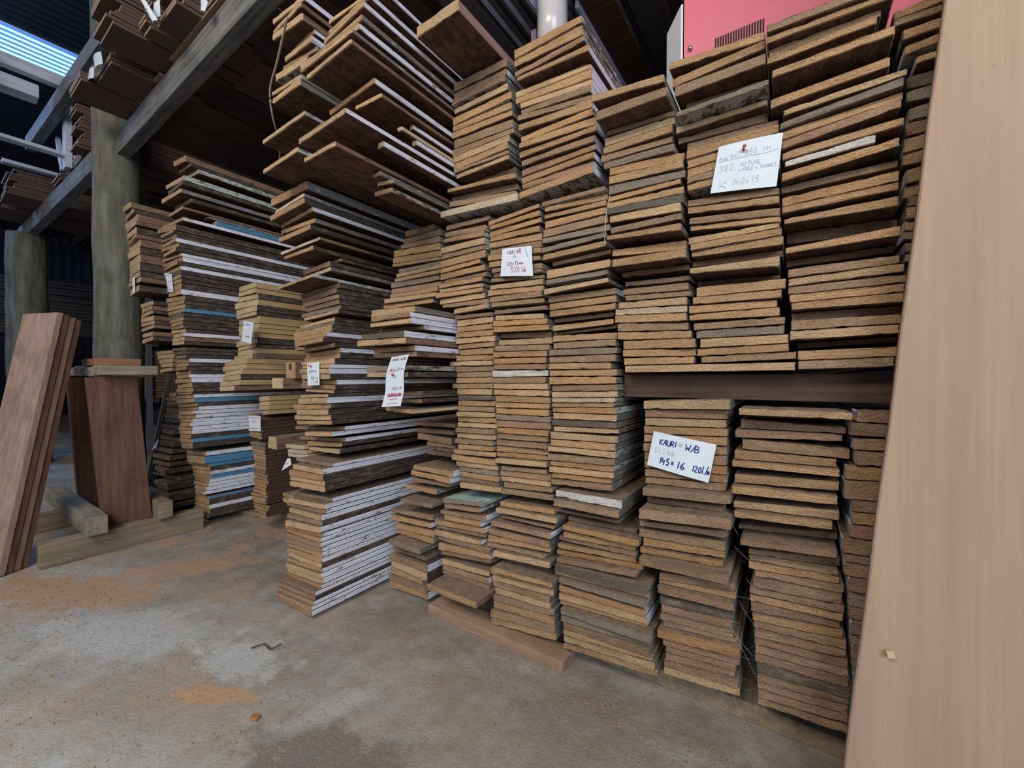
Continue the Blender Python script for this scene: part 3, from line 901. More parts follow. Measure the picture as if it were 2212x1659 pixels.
 ('w8', 'column behind the lower half of the upright plank', '''
765 1827 5812 5789 182 169 7990 rW1
689 1827 5623 5614 195 188 7971 dW1
735 1827 5396 5412 188 181 7999 rW1
772 1827 5198 5216 213 201 8008 dW1
659 1827 4965 5009 219 196 8047 bW1
644 1827 4737 4808 288 279 7994 dW1
735 1827 4448 4519 176 182 8036 dW1
742 1827 4265 4326 173 184 8013 bW1
720 1827 4085 4133 217 222 8032 rW1
628 1827 3851 3905 238 220 8015 dW1
666 1827 3605 3677 134 144 8034 rW1
659 1827 3464 3527 199 179 8011 rW1
704 1827 3261 3334 194 186 7965 rW1
712 1827 3059 3142 246 239 8039 gW1
720 1827 2808 2896 181 178 8002 dW1
735 1827 2618 2712 184 178 7965 gW1
742 1827 2426 2528 173 181 8011 dW1
757 1827 2237 2336 199 186 8006 rW1
772 1827 2033 2139 197 205 8020 dW1
780 1827 1823 1928 203 205 7987 dW1
787 1827 1614 1718 166 166 7997 gW1
'''),
 ('s1r', 'overhanging top pile with bright white edges', '''
-9166 -7300 14745 14633 96 96 5739 lW1
-8785 -7300 14159 14249 113 113 5486 bW1
-8832 -7316 13901 13992 117 117 5371 lW1
-8974 -7320 13731 13694 123 123 5343 bG1
-9441 -7331 13488 13484 123 123 5217 lW1
-9098 -7320 13148 13254 100 100 5041 lG1
-8929 -7331 12949 13045 104 104 5054 lN1
-9142 -7371 12612 12640 122 122 5679 bW1
-8138 -7336 12356 12388 93 93 5755 lN1
-7479 -7362 12174 12181 110 110 6703 rW1
-7470 -7306 11950 11940 95 95 6328 cC1
-7459 -7306 11831 11839 122 122 6758 lW1
-9028 -7300 11528 11597 118 118 4909 lW1
-7497 -7300 11361 11372 117 117 5816 lW1
-8720 -7664 10997 11059 95 95 4884 lN1
-7991 -7674 10939 10927 95 109 6037 rG1
-8057 -7557 10842 10812 97 97 6251 lG1
-8126 -7592 10630 10625 114 114 6234 bP1
'''),
 ('s1l', 'overhanging top pile nearest the rack beam', '''
-11472 -10000 15759 15707 139 139 5600 lW1
-11412 -10000 15454 15459 120 120 5541 lN1
-11319 -10000 15260 15216 179 178 5526 lN1
-11188 -10000 15066 15032 111 111 5891 lW1
-11342 -10000 14867 14835 133 178 5798 lW1
-11524 -10000 14739 14647 124 124 5891 dG1
-11470 -10000 14353 14265 189 189 5645 lG1
-11400 -10000 13796 13712 102 135 5511 lG1
-11382 -10000 13621 13571 144 144 5496 lG1
-12149 -10000 12827 12866 111 111 5600 lM1
-11765 -10000 11848 11903 121 121 5423 lM1
'''),
 ('s1m', 'mid part of the white-edged stack', '''
-12955 -11000 11617 11661 233 233 6198 bg1
-12672 -11000 11188 11288 104 103 6136 cg1
-12853 -11000 11067 11178 162 162 6111 bK1
-12819 -11000 10901 11010 108 127 6391 bW1
-12973 -11000 10792 10720 134 134 6458 bG1
-12769 -11000 10473 10501 147 147 6299 bK1
-12996 -11000 10125 10245 98 98 6520 cO1
-12434 -11000 9856 9942 95 121 6327 bK1
-13055 -11000 9732 9809 114 114 7207 rK1
-12300 -11000 9550 9628 136 150 6844 rK1
-12274 -11000 9395 9472 120 120 6884 cG1
-12934 -11000 9049 9165 95 95 6350 lM1
-12979 -11000 8945 9064 152 150 7115 nK1
-12928 -11000 8790 8906 155 155 7082 rK1
-12798 -11000 8636 8744 145 144 7080 bK1
-12645 -11000 8494 8593 153 151 7122 nK1
-13005 -11000 8314 8434 129 134 7153 gK1
-12798 -11000 8185 8293 118 118 7100 lK1
-12981 -11000 7935 8054 122 123 7021 lK1
-12776 -11000 7818 7924 97 97 6951 gK1
-13037 -11000 7699 7821 210 210 6890 bK1
-12781 -11000 7499 7606 151 143 6755 bW1
-12578 -11000 7354 7449 141 141 6639 bK1
-12698 -11000 7199 7301 127 127 6972 aK1
-12951 -11000 7052 7169 148 148 7209 bW1
-12824 -11000 6906 7015 148 147 7128 bK1
-12648 -11000 6761 6860 95 167 6940 lK1
-12524 -11000 6666 6682 95 120 6853 lW1
-12650 -11000 6566 6556 148 158 6831 lW1
-12635 -11000 6406 6391 167 156 6862 lK1
-12775 -11000 6234 6226 112 145 7028 aW1
-12735 -11000 6115 6073 154 141 6966 dK1
-12623 -11000 5952 5926 106 95 6984 lK1
-12535 -11000 5761 5825 103 95 6788 lK1
-12636 -11000 5646 5724 176 176 6762 lW1
-12932 -11000 5446 5538 152 143 6817 aK1
-12636 -11000 5301 5386 157 163 6753 lK1
-12855 -11000 5127 5217 154 150 6822 lK1
-12871 -11000 4951 5062 137 137 6869 aK1
-13699 -11000 4676 4838 116 116 7281 dW1
-12472 -11000 4627 4715 137 137 6892 lW1
-13543 -11000 4346 4499 119 121 7308 dW1
-12809 -11000 4263 4371 163 124 7187 bK1
-12711 -11000 4089 4179 135 135 7155 lK1
'''),
 ('s1b', 'foot of the white-edged stack', '''
-12666 -10819 3818 3836 104 95 6756 DW1
-12388 -10801 3709 3735 158 150 6468 lW1
-12469 -10776 3539 3579 173 167 6428 aK1
-12513 -10751 3359 3406 156 136 6476 lK1
-12458 -10729 3198 3265 161 161 6452 lK1
-12679 -10682 2792 2904 95 112 6641 DW1
-12419 -10661 2704 2785 153 139 6397 lW1
-12623 -10636 2522 2642 119 119 6444 DW1
-12430 -10614 2409 2518 148 148 6343 lW1
-12392 -10592 2258 2366 129 129 6305 DK1
-12232 -10567 2132 2232 172 161 6202 lW1
-12400 -10546 1945 2056 118 118 6293 bW1
-12402 -10527 1820 1933 110 110 6259 aW1
-12343 -10508 1708 1818 115 115 6204 dW1
-12303 -10489 1589 1698 131 131 6217 DW1
-12279 -10468 1454 1563 136 136 6257 bW1
-12235 -10447 1315 1422 127 127 6211 aW1
-12167 -10425 1186 1291 131 131 6203 lK1
-12144 -10404 1051 1156 109 109 6179 bW1
-12091 -10384 940 1042 135 135 6114 lW1
-12065 -10363 800 902 145 146 6165 lW1
-12252 -10342 636 751 95 95 6127 bW1
-12201 -10322 538 651 95 95 5961 DW1
-12150 -10301 440 551 102 102 5906 dK1
-12083 -10278 336 444 95 95 5857 bW1
-12042 -10258 237 344 98 98 5788 aW1
-11988 -10237 136 241 127 127 5790 dW1
'''),
 ('s1c', 'small cream pile beside the foot of the white-edged stack', '''
-13906 -12846 4095 4124 147 134 7069 cC1
-13839 -12755 3942 3985 136 139 7084 cC1
-13849 -12678 3800 3843 130 130 7098 cC1
-13273 -12691 2671 2692 109 109 6580 bC1
-13110 -12635 2562 2580 131 131 6515 bC1
'''),
 ('s2', 'stack of white and sky-blue weatherboards', '''
-21679 -20500 15394 15323 238 237 6464 bN1
-21856 -20500 15161 15081 125 127 6673 nK1
-21965 -20500 15036 14948 172 172 6926 cM1
-22611 -20500 14638 14511 189 217 6445 lM1
-22344 -20500 14294 14285 169 169 6408 kK1
-22699 -20500 14008 13931 202 169 6314 lg1
-22512 -20500 13790 13669 172 172 6692 kK1
-22145 -20500 13276 13231 142 111 6389 lN1
-20848 -20500 13093 13114 100 102 7246 kg1
-21078 -20500 12974 13005 127 192 7534 bB1
-23175 -20500 12967 12806 152 152 6408 bW1
-22315 -20500 12549 12440 185 243 6094 dK1
-21780 -20500 12191 12177 109 110 6022 bK1
-22106 -20500 12080 12059 129 149 6131 gK1
-22305 -20500 11951 11904 143 171 6167 bW1
-22369 -20500 11804 11725 158 182 6204 bK1
-21971 -20500 11480 11535 122 184 6131 bK1
-22497 -20500 11355 11342 118 142 6277 bW1
-22778 -20500 11236 11193 160 195 6344 bW1
-22060 -20500 10913 10988 110 157 6174 bK1
-22456 -20500 10791 10820 127 177 6277 bW1
-22455 -20500 10658 10637 193 151 6285 kK1
-22023 -20500 10454 10478 160 164 6277 bK1
-22023 -20500 10287 10306 184 168 6277 bK1
-22023 -20500 10097 10125 242 237 6277 bK1
-21916 -20500 9848 9881 156 222 6285 bW1
-22416 -20500 9702 9642 201 194 6370 bK1
-22348 -20500 9492 9442 186 150 6370 bK1
-22175 -20500 9290 9286 183 153 6359 bK1
-22281 -20500 9100 9124 178 168 6370 bB1
-22175 -20500 8916 8949 199 171 6359 kK1
-21912 -20500 8714 8772 138 165 6322 bK1
-21885 -20500 8570 8601 152 145 6333 bK1
-21949 -20500 8410 8449 98 164 6352 rK1
-21916 -20500 8307 8278 156 145 6389 lK1
-21870 -20500 8144 8126 193 163 6389 lW1
-21649 -20500 7937 7955 166 174 6346 lN1
-21532 -20500 7767 7775 138 138 6312 lK1
-21795 -20500 7528 7540 150 150 6389 kK1
-21720 -20500 7372 7383 143 138 6389 kK1
-21746 -20500 7223 7238 148 148 6441 dK1
-21934 -20500 7066 7084 171 163 6519 dW1
-21935 -20500 6889 6915 177 164 6510 bK1
-21762 -20500 6709 6745 143 149 6432 bK1
-22186 -20500 6550 6590 165 153 6571 bK1
-22038 -20500 6382 6431 160 152 6540 bW1
-22052 -20500 6216 6273 187 191 6553 bW1
-22317 -20500 6013 6071 202 184 6632 bK1
-22302 -20500 5805 5881 192 181 6628 bK1
-22198 -20500 5612 5691 96 86 6606 bK1
-22211 -20500 5495 5598 153 152 6628 bW1
-22150 -20500 5340 5439 182 185 6628 bB1
-22367 -20500 5136 5248 160 160 6739 bK1
-22663 -20500 4951 5081 153 153 6828 bW1
-21927 -20500 4834 4920 165 162 6606 bW1
-22219 -20500 4646 4749 157 151 6694 bW1
-22073 -20500 4492 4586 146 146 6650 bW1
-21709 -20500 4361 4434 164 163 6540 bW1
-21854 -20500 4181 4262 153 153 6584 bW1
-21854 -20500 4021 4103 166 163 6584 bW1
-21679 -20500 3860 3931 162 162 6540 rK1
-21604 -20500 3696 3763 169 166 6562 bB1
-21487 -20500 3528 3587 241 241 6562 rK1
-22485 -20500 3032 3151 183 182 7055 bW1
-22164 -20500 2861 2961 310 318 6963 bB1
-22623 -20500 2509 2637 157 158 7170 bB1
-22250 -20500 2367 2472 165 162 7170 bK1
-22174 -20500 2199 2299 163 166 7193 bW1
-22174 -20500 2026 2126 155 162 7193 bB1
-22174 -20500 1858 1959 159 159 7193 bW1
-22003 -20500 1703 1793 148 148 7137 bW1
-21775 -20500 1562 1639 155 155 7064 bW1
-21606 -20500 1411 1477 143 143 7009 bW1
-22174 -20500 1141 1241 124 126 7193 bB1
-22073 -20500 1015 1110 236 240 7170 bK1
-21987 -20500 770 859 171 172 7156 bW1
-21958 -20500 592 680 209 209 7147 bK1
-21886 -20500 379 462 155 155 7147 bK1
'''),
 ('s3', 'narrow stack between the round post and the weatherboards', '''
-24487 -23600 13786 13839 242 238 5475 lN1
-24858 -23600 13515 13591 186 186 5603 lK1
-25300 -23600 13297 13399 299 299 5715 lN1
-25051 -23600 13008 13095 179 179 5677 lN1
-24883 -23600 12747 12824 244 275 5677 lK1
-24881 -23600 12466 12543 196 177 5696 bN1
-25401 -23600 12233 12341 335 330 5827 lN1
-24927 -23600 11916 11995 309 311 5733 lK1
-25036 -23600 11592 11678 318 350 5789 lN1
-25039 -23600 11267 11322 403 350 5770 lK1
-25122 -23600 10842 10933 234 234 5770 lK1
-25204 -23600 10597 10693 210 210 5789 lN1
-24958 -23600 10256 10337 274 274 5752 lK1
-25117 -23600 9695 9716 204 188 6180 lK1
-25117 -23600 9485 9498 212 200 6180 lN1
-25301 -23600 9265 9290 214 153 6202 lK1
-25207 -23600 9046 9061 225 204 6202 lN1
-25262 -23600 8811 8850 153 183 6216 lK1
-25262 -23600 8570 8661 165 165 6216 lN1
-25097 -23600 8317 8343 176 200 6189 lN1
-25061 -23600 8050 8137 199 199 6180 lK1
'''),
 ('s3b', 'dark crooked offcuts below the narrow stack', '''
-25288 -23000 7563 7521 204 139 6742 lN1
-24843 -23000 7345 7376 201 196 6719 lK1
-24704 -23000 7128 7174 210 191 6705 lN1
-24616 -23000 6915 6972 153 210 6705 lN1
-24704 -23000 6674 6754 177 177 6705 lN1
-24057 -23000 5564 5616 190 197 6835 lK1
-24226 -23000 5351 5414 141 191 6835 lK1
-24175 -23000 5142 5211 153 153 6835 bK1
-25070 -23000 4824 4881 234 253 7024 nK1
-24988 -23000 4583 4622 234 223 6977 nK1
-24906 -23000 4345 4393 179 179 6929 kK1
-25088 -23000 4061 4107 197 201 6882 kK1
-24582 -23000 3870 3895 177 177 6696 nK1
-25972 -23000 3451 3539 192 207 7024 nK1
-25204 -23000 3273 3320 178 178 6696 kK1
-25211 -23000 2972 3039 178 178 6649 nK1
-24959 -23000 2713 2746 176 176 6512 rK1
-25137 -23000 2387 2457 208 165 6535 rK1
-24439 -23000 2196 2172 174 174 6377 rK1
-26473 -23000 1570 1759 93 161 6882 dK1
-24523 -23000 1542 1553 187 137 6422 rK1
-24693 -23000 1336 1410 175 175 6489 nK1
-25046 -23000 1011 1134 221 228 6535 dK1
-24604 -23000 810 898 175 175 6489 nK1
-25043 -23000 476 598 200 200 6558 rK1
'''),
 ('s4', 'pile of fresh yellow timber', '''
-18803 -17500 9987 10047 215 222 7726 yY1
-18904 -17500 9759 9818 159 201 7726 yY1
-19085 -17500 9592 9611 199 206 7800 yK1
-19343 -17500 9386 9399 267 250 7800 yY1
-19322 -17500 9103 9144 236 219 7800 yK1
-19230 -17500 8858 8911 141 168 7775 yK1
-19238 -17500 8711 8737 254 299 7878 yY1
-19251 -17500 8451 8430 219 164 7859 yY1
-18948 -17500 8225 8260 229 194 7784 yY1
-19008 -17500 7987 8055 209 198 7760 yY1
-19091 -17500 7766 7851 233 223 7746 yK1
-19138 -17500 7524 7622 147 154 7746 yK1
-19066 -17500 7367 7461 188 207 7760 yY1
-19074 -17500 7157 7248 198 203 7606 yN1
-19376 -17500 6929 7039 190 194 7395 yY1
-19332 -17500 6731 6839 204 213 7332 yY1
-19010 -17500 6533 6620 184 202 7256 yY1
-18991 -17500 6335 6412 193 210 7171 yK1
-19223 -17500 6127 6196 218 202 7145 yY1
-18717 -17500 5919 5974 178 178 6948 yN1
'''),
 ('s4m', 'light boards under the fresh yellow timber', '''
-17839 -17000 5524 5574 192 198 7983 yY1
-17785 -17000 5317 5364 162 167 7983 lY1
-17839 -17000 5141 5191 170 176 7983 yY1
-17487 -17000 4975 5004 173 173 7959 lY1
'''),
 ('s4b', 'pile of thin dark floorboards on the concrete', '''
-18145 -17499 4834 4815 129 128 7771 bk1
-18145 -17200 4700 4671 125 119 7771 dk1
-18145 -17200 4565 4541 142 133 7771 dk1
-18166 -17200 4418 4399 146 141 7781 dk1
-18277 -17200 4263 4252 117 128 7800 bk1
-18277 -17200 4139 4117 133 129 7800 bk1
-18310 -17200 3999 3974 113 113 7814 ak1
-18270 -17240 3880 3857 162 162 8244 nk0
-18353 -17200 3688 3688 137 125 7894 gk1
-18352 -17200 3544 3549 128 132 7909 gk1
-18330 -17200 3410 3408 118 135 7909 bk1
-18163 -17200 3285 3267 118 115 7909 dk1
-18130 -17200 3158 3146 136 125 7909 bk1
-18163 -17200 3017 3012 121 127 7923 bk1
-18185 -17200 2877 2879 115 124 7932 dk1
-18141 -17200 2748 2750 142 137 7923 bk1
-18162 -17200 2598 2606 138 129 7932 dk1
-18217 -17200 2451 2460 113 150 7956 dk1
-18327 -17200 2280 2304 134 121 8004 bk1
-18328 -17200 2137 2172 116 119 7980 bk1
-18239 -17200 2018 2046 118 123 7956 bk1
-18196 -17200 1896 1917 127 137 7923 ak1
-18196 -17200 1752 1773 103 147 7909 bk1
-18440 -17200 1567 1621 117 123 7956 bk1
-18330 -17200 1449 1491 123 126 7909 bk1
-18196 -17200 1324 1350 103 103 7909 ak1
-18438 -17200 1117 1187 93 104 8028 bk1
-18294 -17200 1026 1077 93 106 7980 bk1
-18162 -17200 933 965 92 132 7932 bk1
-18330 -17200 778 825 93 93 7909 bk1
'''),
]

#   key: (kind name, noun, where (short), group)
WHERE = {
 'c7': ('sawn_plank', 'plank', 'pile behind the large card', 'planks of the upper shelf'),
 'c8': ('sawn_plank', 'plank', 'widest upper pile', 'planks of the upper shelf'),
 'c9': ('sawn_plank', 'plank', 'pile behind the upright plank top', 'planks of the upper shelf'),
 'c6': ('sawn_plank', 'plank', 'pile with blackish planks', 'planks of the upper shelf'),
 'c5t': ('sawn_plank', 'plank', 'tall pile before the pole', 'planks of the upper shelf'),
 'c4t': ('sawn_plank', 'plank', 'pile under the lone board', 'planks of the upper shelf'),
 'w1t': ('weatherboard', 'board', 'pile beneath the overhang corner', 'weatherboards stacked end on'),
 'w1m': ('weatherboard', 'board', 'pile with the curled card', 'weatherboards stacked end on'),
 'w1n': ('weatherboard', 'board', 'set-back pile below the curled card', 'weatherboards stacked end on'),
 'w1l': ('weatherboard', 'board', 'low pile beside the white-edged stack', 'weatherboards stacked end on'),
 'w2': ('weatherboard', 'board', 'thin column beside the curled card', 'weatherboards stacked end on'),
 'w2l': ('weatherboard', 'board', 'low pile with a mint top', 'weatherboards stacked end on'),
 'w3': ('weatherboard', 'board', 'column with the square card', 'weatherboards stacked end on'),
 'w3l': ('weatherboard', 'board', 'low pile above the bearer end', 'weatherboards stacked end on'),
 'w4': ('weatherboard', 'board', 'column ending white smeared', 'weatherboards stacked end on'),
 'w4l': ('weatherboard', 'board', 'wide low pile with dark layers', 'weatherboards stacked end on'),
 'w6': ('weatherboard', 'board', 'pile with the blue-lettered card', 'weatherboards stacked end on'),
 'w7': ('weatherboard', 'board', 'pile left of the upright plank', 'weatherboards stacked end on'),
 'w8': ('weatherboard', 'board', 'lower pile behind the upright plank', 'weatherboards stacked end on'),
 's1r': ('painted_board', 'board', 'overhanging pile with bright edges', 'painted boards of the projecting stack'),
 's1l': ('painted_board', 'board', 'overhanging pile nearest the rack', 'painted boards of the projecting stack'),
 's1m': ('painted_board', 'board', 'projecting stack with a small card', 'painted boards of the projecting stack'),
 's1b': ('painted_board', 'board', 'foot of the projecting stack', 'painted boards of the projecting stack'),
 's1c': ('timber_offcut', 'offcut', 'little cream pile', 'cream offcuts'),
 's2': ('painted_board', 'board', 'far stack with blue edges', 'painted boards of the far stack'),
 's3': ('batten', 'batten', 'narrow stack behind the post', 'battens beside the round post'),
 's3b': ('batten', 'batten', 'crooked dark pile', 'crooked battens below the narrow stack'),
 's4': ('yellow_timber', 'timber', 'fresh yellow pile', 'fresh yellow timbers'),
 's4m': ('yellow_timber', 'timber', 'few under the fresh yellow pile', 'fresh yellow timbers'),
 's4b': ('floorboard', 'floorboard', 'thin dark pile on the concrete', 'floorboards on the concrete'),
}
def board(name, x0, x1, zl, zr, t, y, L, tone, side, top=None, bottom=None, cut=0.004, tr=None):
    w_ = x1 - x0; N = 12 if w_ > 0.08 else 6
    tl = t; tr = t if tr is None else tr; t = (tl + tr) / 2
    r = min(0.0016, min(tl, tr) * 0.16)
    j = lambda a=0.0007: (random.uniform(-a, 0) if random.random() > .06 else -random.uniform(.001, .0022))
    P = []
    for i in range(N + 1):                       # top edge, left to right
        u = i / N; x = x0 + w_ * u; z = zl + (zr - zl) * u
        if i == 0: x += r
        if i == N: x -= r
        P.append((x, z + j()))
    P.append((x1, zr - r)); P.append((x1 + j(0.0008), zr - tr * 0.5)); P.append((x1, zr - tr + r))
    for i in range(N, -1, -1):
        u = i / N; x = x0 + w_ * u; z = zl + (zr - zl) * u - tl - (tr - tl) * u
        if i == 0: x += r
        if i == N: x -= r
        P.append((x, z - j()))
    P.append((x0, zl - tl + r)); P.append((x0 - j(0.0008), zl - tl * 0.5)); P.append((x0, zl - r))
    n_ = len(P); cx = (x0 + x1) / 2; cz = (zl + zr) / 2 - t / 2
    sk = random.uniform(-cut, cut)
    def yy(x): return y + sk * (x - cx) / max(w_, .05) * 2
    V = []
    for (x, z) in P: V.append((cx + (x - cx) * (1 - 0.002 / w_), yy(x) + random.uniform(-.0006, .0014), cz + (z - cz) * (1 - 0.0012 / t)))
    for (x, z) in P: V.append((x, yy(x) + 0.0022 + random.uniform(0, .001), z))
    for (x, z) in P: V.append((x, y + L, z))
    Fs = [tuple(range(n_ - 1, -1, -1))]; ids = [0]
    for rr in (0, 1):
        for i in range(n_):
            i2 = (i + 1) % n_
            Fs.append((rr * n_ + i, rr * n_ + i2, (rr + 1) * n_ + i2, (rr + 1) * n_ + i))
            if rr == 0: ids.append(0)
            else: ids.append(2 if i < N else (1 if i < N + 4 else (3 if i < 2 * N + 4 else 1)))
    Fs.append(tuple(2 * n_ + i for i in range(n_))); ids.append(0)
    Fs = [tuple(reversed(f)) for f in Fs]
    o = link(name, V, Fs, [END, side, top or TOP, bottom or BOTTOM], ids, origin=(cx, y + L / 2, cz))
    k = random.uniform(0.90, 1.10); h = random.uniform(-0.03, 0.03)
    o.color = (tone[0] * k * (1 + h), tone[1] * k, tone[2] * k * (1 - h), 1)
    return o
for key, desc, text in COLUMNS:
    kind, noun, where, group = WHERE[key]
    rows = [r for r in text.strip().split('\n')]
    for i, r in enumerate(rows):
        f = r.split(); x0, x1, zl, zr, t, tr_, y = [int(v) / 1e4 for v in f[:7]]; c, s, own = f[7]
        if own == '0' and key[0] == 'w' and kind == 'weatherboard': L = 1.8
        else: L = random.uniform(2.0, 2.5)
        if key in ('s4b', 's3b', 's1c', 's4m'): L = 1.1
        top = TOPMINT if (key == 'w2l' and i == 0) else None
        bot = BOTTOMPALE if (key, i) in (('c4t', len(rows) - 1), ('c5t', len(rows) - 1)) else (BOTTOMPALE if random.random() < 0.12 else None)
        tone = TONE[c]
        if key in ('w6', 'w7', 'w8', 'w4l') and c in 'abdrlo': tone = tuple(v * 0.86 for v in tone)  # low right columns toned down, the weaker light there put into their colour
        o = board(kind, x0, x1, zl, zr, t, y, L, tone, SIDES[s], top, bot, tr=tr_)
        k1, k2 = i + 1, len(rows) - i
        place = ('%s from top' % ordinal(k1)) if k1 <= k2 else ('%s from bottom' % ordinal(k2))
        if k1 == 1: place = 'topmost'
        if k2 == 1: place = 'lowest'
        pre = TWORD[c] if key[0] in 'cw' else SWORD[s]
        tag(o, '%s %s, %s of the %s' % (pre, noun, place, where), noun, group)

# lone overhanging board on the short top pile
o = board('sawn_plank', -0.705, -0.585, 1.413, 1.420, 0.024, 0.655, 0.38, TONE['l'], long_side('pinkish planed edge', (0.30, 0.20, 0.17)))
tag(o, 'thick pale plank jutting out alone on top below the grey timber', 'plank', 'planks of the upper shelf')

# ------------------------------------------------------------------ supports under the stacks
tag(obox('bearer', (-0.80, 0.775, 0.0), (0.40, 0, 0.0), (0, 0.06, 0), (0, 0, 0.025), wood('reddish tan bearer', (0.24, 0.15, 0.095), (0.42, 0.28, 0.185), (4, 60, 60)), bev=0.002, seg=6, jit=0.0006),
    'old timber bearer lying on the floor under the low rough piles', 'bearer', 'bearers under the stacks')
for nm, (x0, x1, y0, z1), lab in (('bearer', (-0.40, 0.16, 0.86, 0.034), 'timber bearer in the dark gap beneath the blue-lettered card pile'),
                                  ('bearer', (-2.28, -1.98, 0.86, 0.02), 'timber bearer under the far stack with blue edges'),
                                  ('bearer', (-1.86, -1.70, 0.92, 0.066), 'timber bearer under the thin dark floorboard pile')):
    tag(box(nm, x0, x1, y0, y0 + 0.07, 0.0, z1, BEAMTAN, bev=0.002), lab, 'bearer', 'bearers under the stacks')
tag(obox('shelf_beam', (-0.29, 0.835, 0.590), (0.62, 0, 0), (0, 0.08, 0), (0, 0, 0.046), DARKBR, bev=0.002),
    'dark brown beam carrying the upper piles above the blue-lettered card', 'beam')

# square timbers poking out between the stacks
def square_timber(x1, y, z1, w_, h_, label, L=0.9, hole=False):
    r = empty('square_timber', (x1 - w_ / 2, y, z1 - h_))
    o = board('bar', x1 - w_, x1, z1, z1, h_, y, L, TONE['y'] if not hole else TONE['l'], SIDES['N'], parent_fix(r))
    o.parent = r; o.location = o.location - r.location
    if hole: box('mortise', x1 - w_ * 0.62, x1 - w_ * 0.36, y - 0.0012, y + 0.003, z1 - h_ * 0.45, z1 - h_ * 0.08, DARKBR, r, bev=0)
    tag(r, label, 'timber', 'square timbers between the stacks')
def parent_fix(r): return None
square_timber(-1.385, 0.735, 0.681, 0.060, 0.056, 'square cream timber with a dark notch in its end', hole=True)
square_timber(-1.405, 0.70, 0.628, 0.055, 0.036, 'short square timber poking out beneath the notched one')
square_timber(-1.398, 0.68, 0.432, 0.062, 0.040, 'dusty square timber jutting out near the foot of the stack')
tag(board('brown_block', -1.47, -1.405, 0.80, 0.80, 0.075, 0.78, 0.5, TONE['r'], SIDES['N']), 'reddish block wedged between the yellow timbers and the projecting stack', 'block')

tag(box('packing_block', -1.455, -1.41, 0.92, 1.3, 0.4335, 0.5915, DARKBR), 'dark packing block between the two plain square timbers', 'block')
r9, r10 = [[int(v) / 1e4 for v in q.split()[:7]] for q in [c_ for c_ in COLUMNS if c_[0] == 's1l'][0][2].strip().split('\n')[9:11]]
tag(box('packing_strip', max(r9[0], r10[0]) + .03, min(r9[1], r10[1]) - .03, 1.1, 1.14, max(r10[2], r10[3]) + .0004, min(r9[2] - r9[4], r9[3] - r9[5]) - .0004, DARKBR, bev=0.001),
    'small packing strip between the two lowest mint-sided boards of the overhang', 'strip', 'packing strips on the rack beam')
# ------------------------------------------------------------------ upright plank in front
VX = lambda z: 0.0525 + (z / 1.12) * 0.104
def upright():
    V = []; Fs = []; nz = 28
    for i in range(nz + 1):
        z = 1.95 * i / nz; xl = VX(z) + 0.0006 * math.sin(i * 1.7); yf = 0.712 + 0.045 * z
        for (x, y) in ((xl, yf + 0.0015), (xl + 0.002, yf), (xl + 0.27, yf + 0.03), (xl + 0.272, yf + 0.0315), (xl + 0.270, yf + 0.05), (xl + 0.001, yf + 0.019)):
            V.append((x, y, z))
    for i in range(nz):
        for k in range(6):
            k2 = (k + 1) % 6; Fs.append((i * 6 + k, i * 6 + k2, (i + 1) * 6 + k2, (i + 1) * 6 + k))
    Fs.append((5, 4, 3, 2, 1, 0)); Fs.append(tuple(nz * 6 + k for k in range(6)))
    m, n, l, b = nt('planed pinkish tan plank')
    rot = (0, -0.09, 0)
    g = noise(n, l, coords(n, l, (130, 40, 2.2), rot, False), 1.0, 6, 0.65)
    s = noise(n, l, coords(n, l, (14, 4, 1.6), rot, False), 1.0, 4)
    c = mixc(n, l, ramp(n, l, g, 0.25, 0.75), (0.33, 0.232, 0.16), (0.405, 0.29, 0.20))
    c = mixc(n, l, mul(n, l, ramp(n, l, s, 0.40, 0.72), 0.6), c, (0.28, 0.185, 0.135))
    k = noise(n, l, coords(n, l, (60, 30, 190), (0, -0.5, 0), False), 1.0, 4, 0.8)
    top = n.new('ShaderNodeSeparateXYZ'); l.new(coords(n, l, (1, 1, 1), (0, 0, 0), False), top.inputs[0])
    mr = n.new('ShaderNodeMapRange'); l.new(top.outputs[2], mr.inputs[0]); mr.inputs[1].default_value = -0.15; mr.inputs[2].default_value = 0.1
    c = mixc(n, l, mul(n, l, mul(n, l, ramp(n, l, k, 0.66, 0.69), mr.outputs[0]), 0.7), c, (0.13, 0.085, 0.06))
    l.new(c, b.inputs['Base Color']); b.inputs['Roughness'].default_value = 0.6
    bump(n, l, b, g, 0.15, 0.001)
    o = link('upright_plank', V, Fs, m, origin=(0.2, 0.75, 0.975))
    tag(o, 'large smooth pinkish tan plank standing upright against the piles', 'plank')
    # pencil loop and scratches drawn on it
    return o
up = upright()
def on_plank(px):     # px: list of (x, z) on its face, front surface slightly proud
    out = []
    for x, z in px:
        u = (x - VX(z)) / 0.27
        out.append(Vector((x, 0.712 + 0.045 * z + 0.03 * u - 0.0006, z)))
    return out

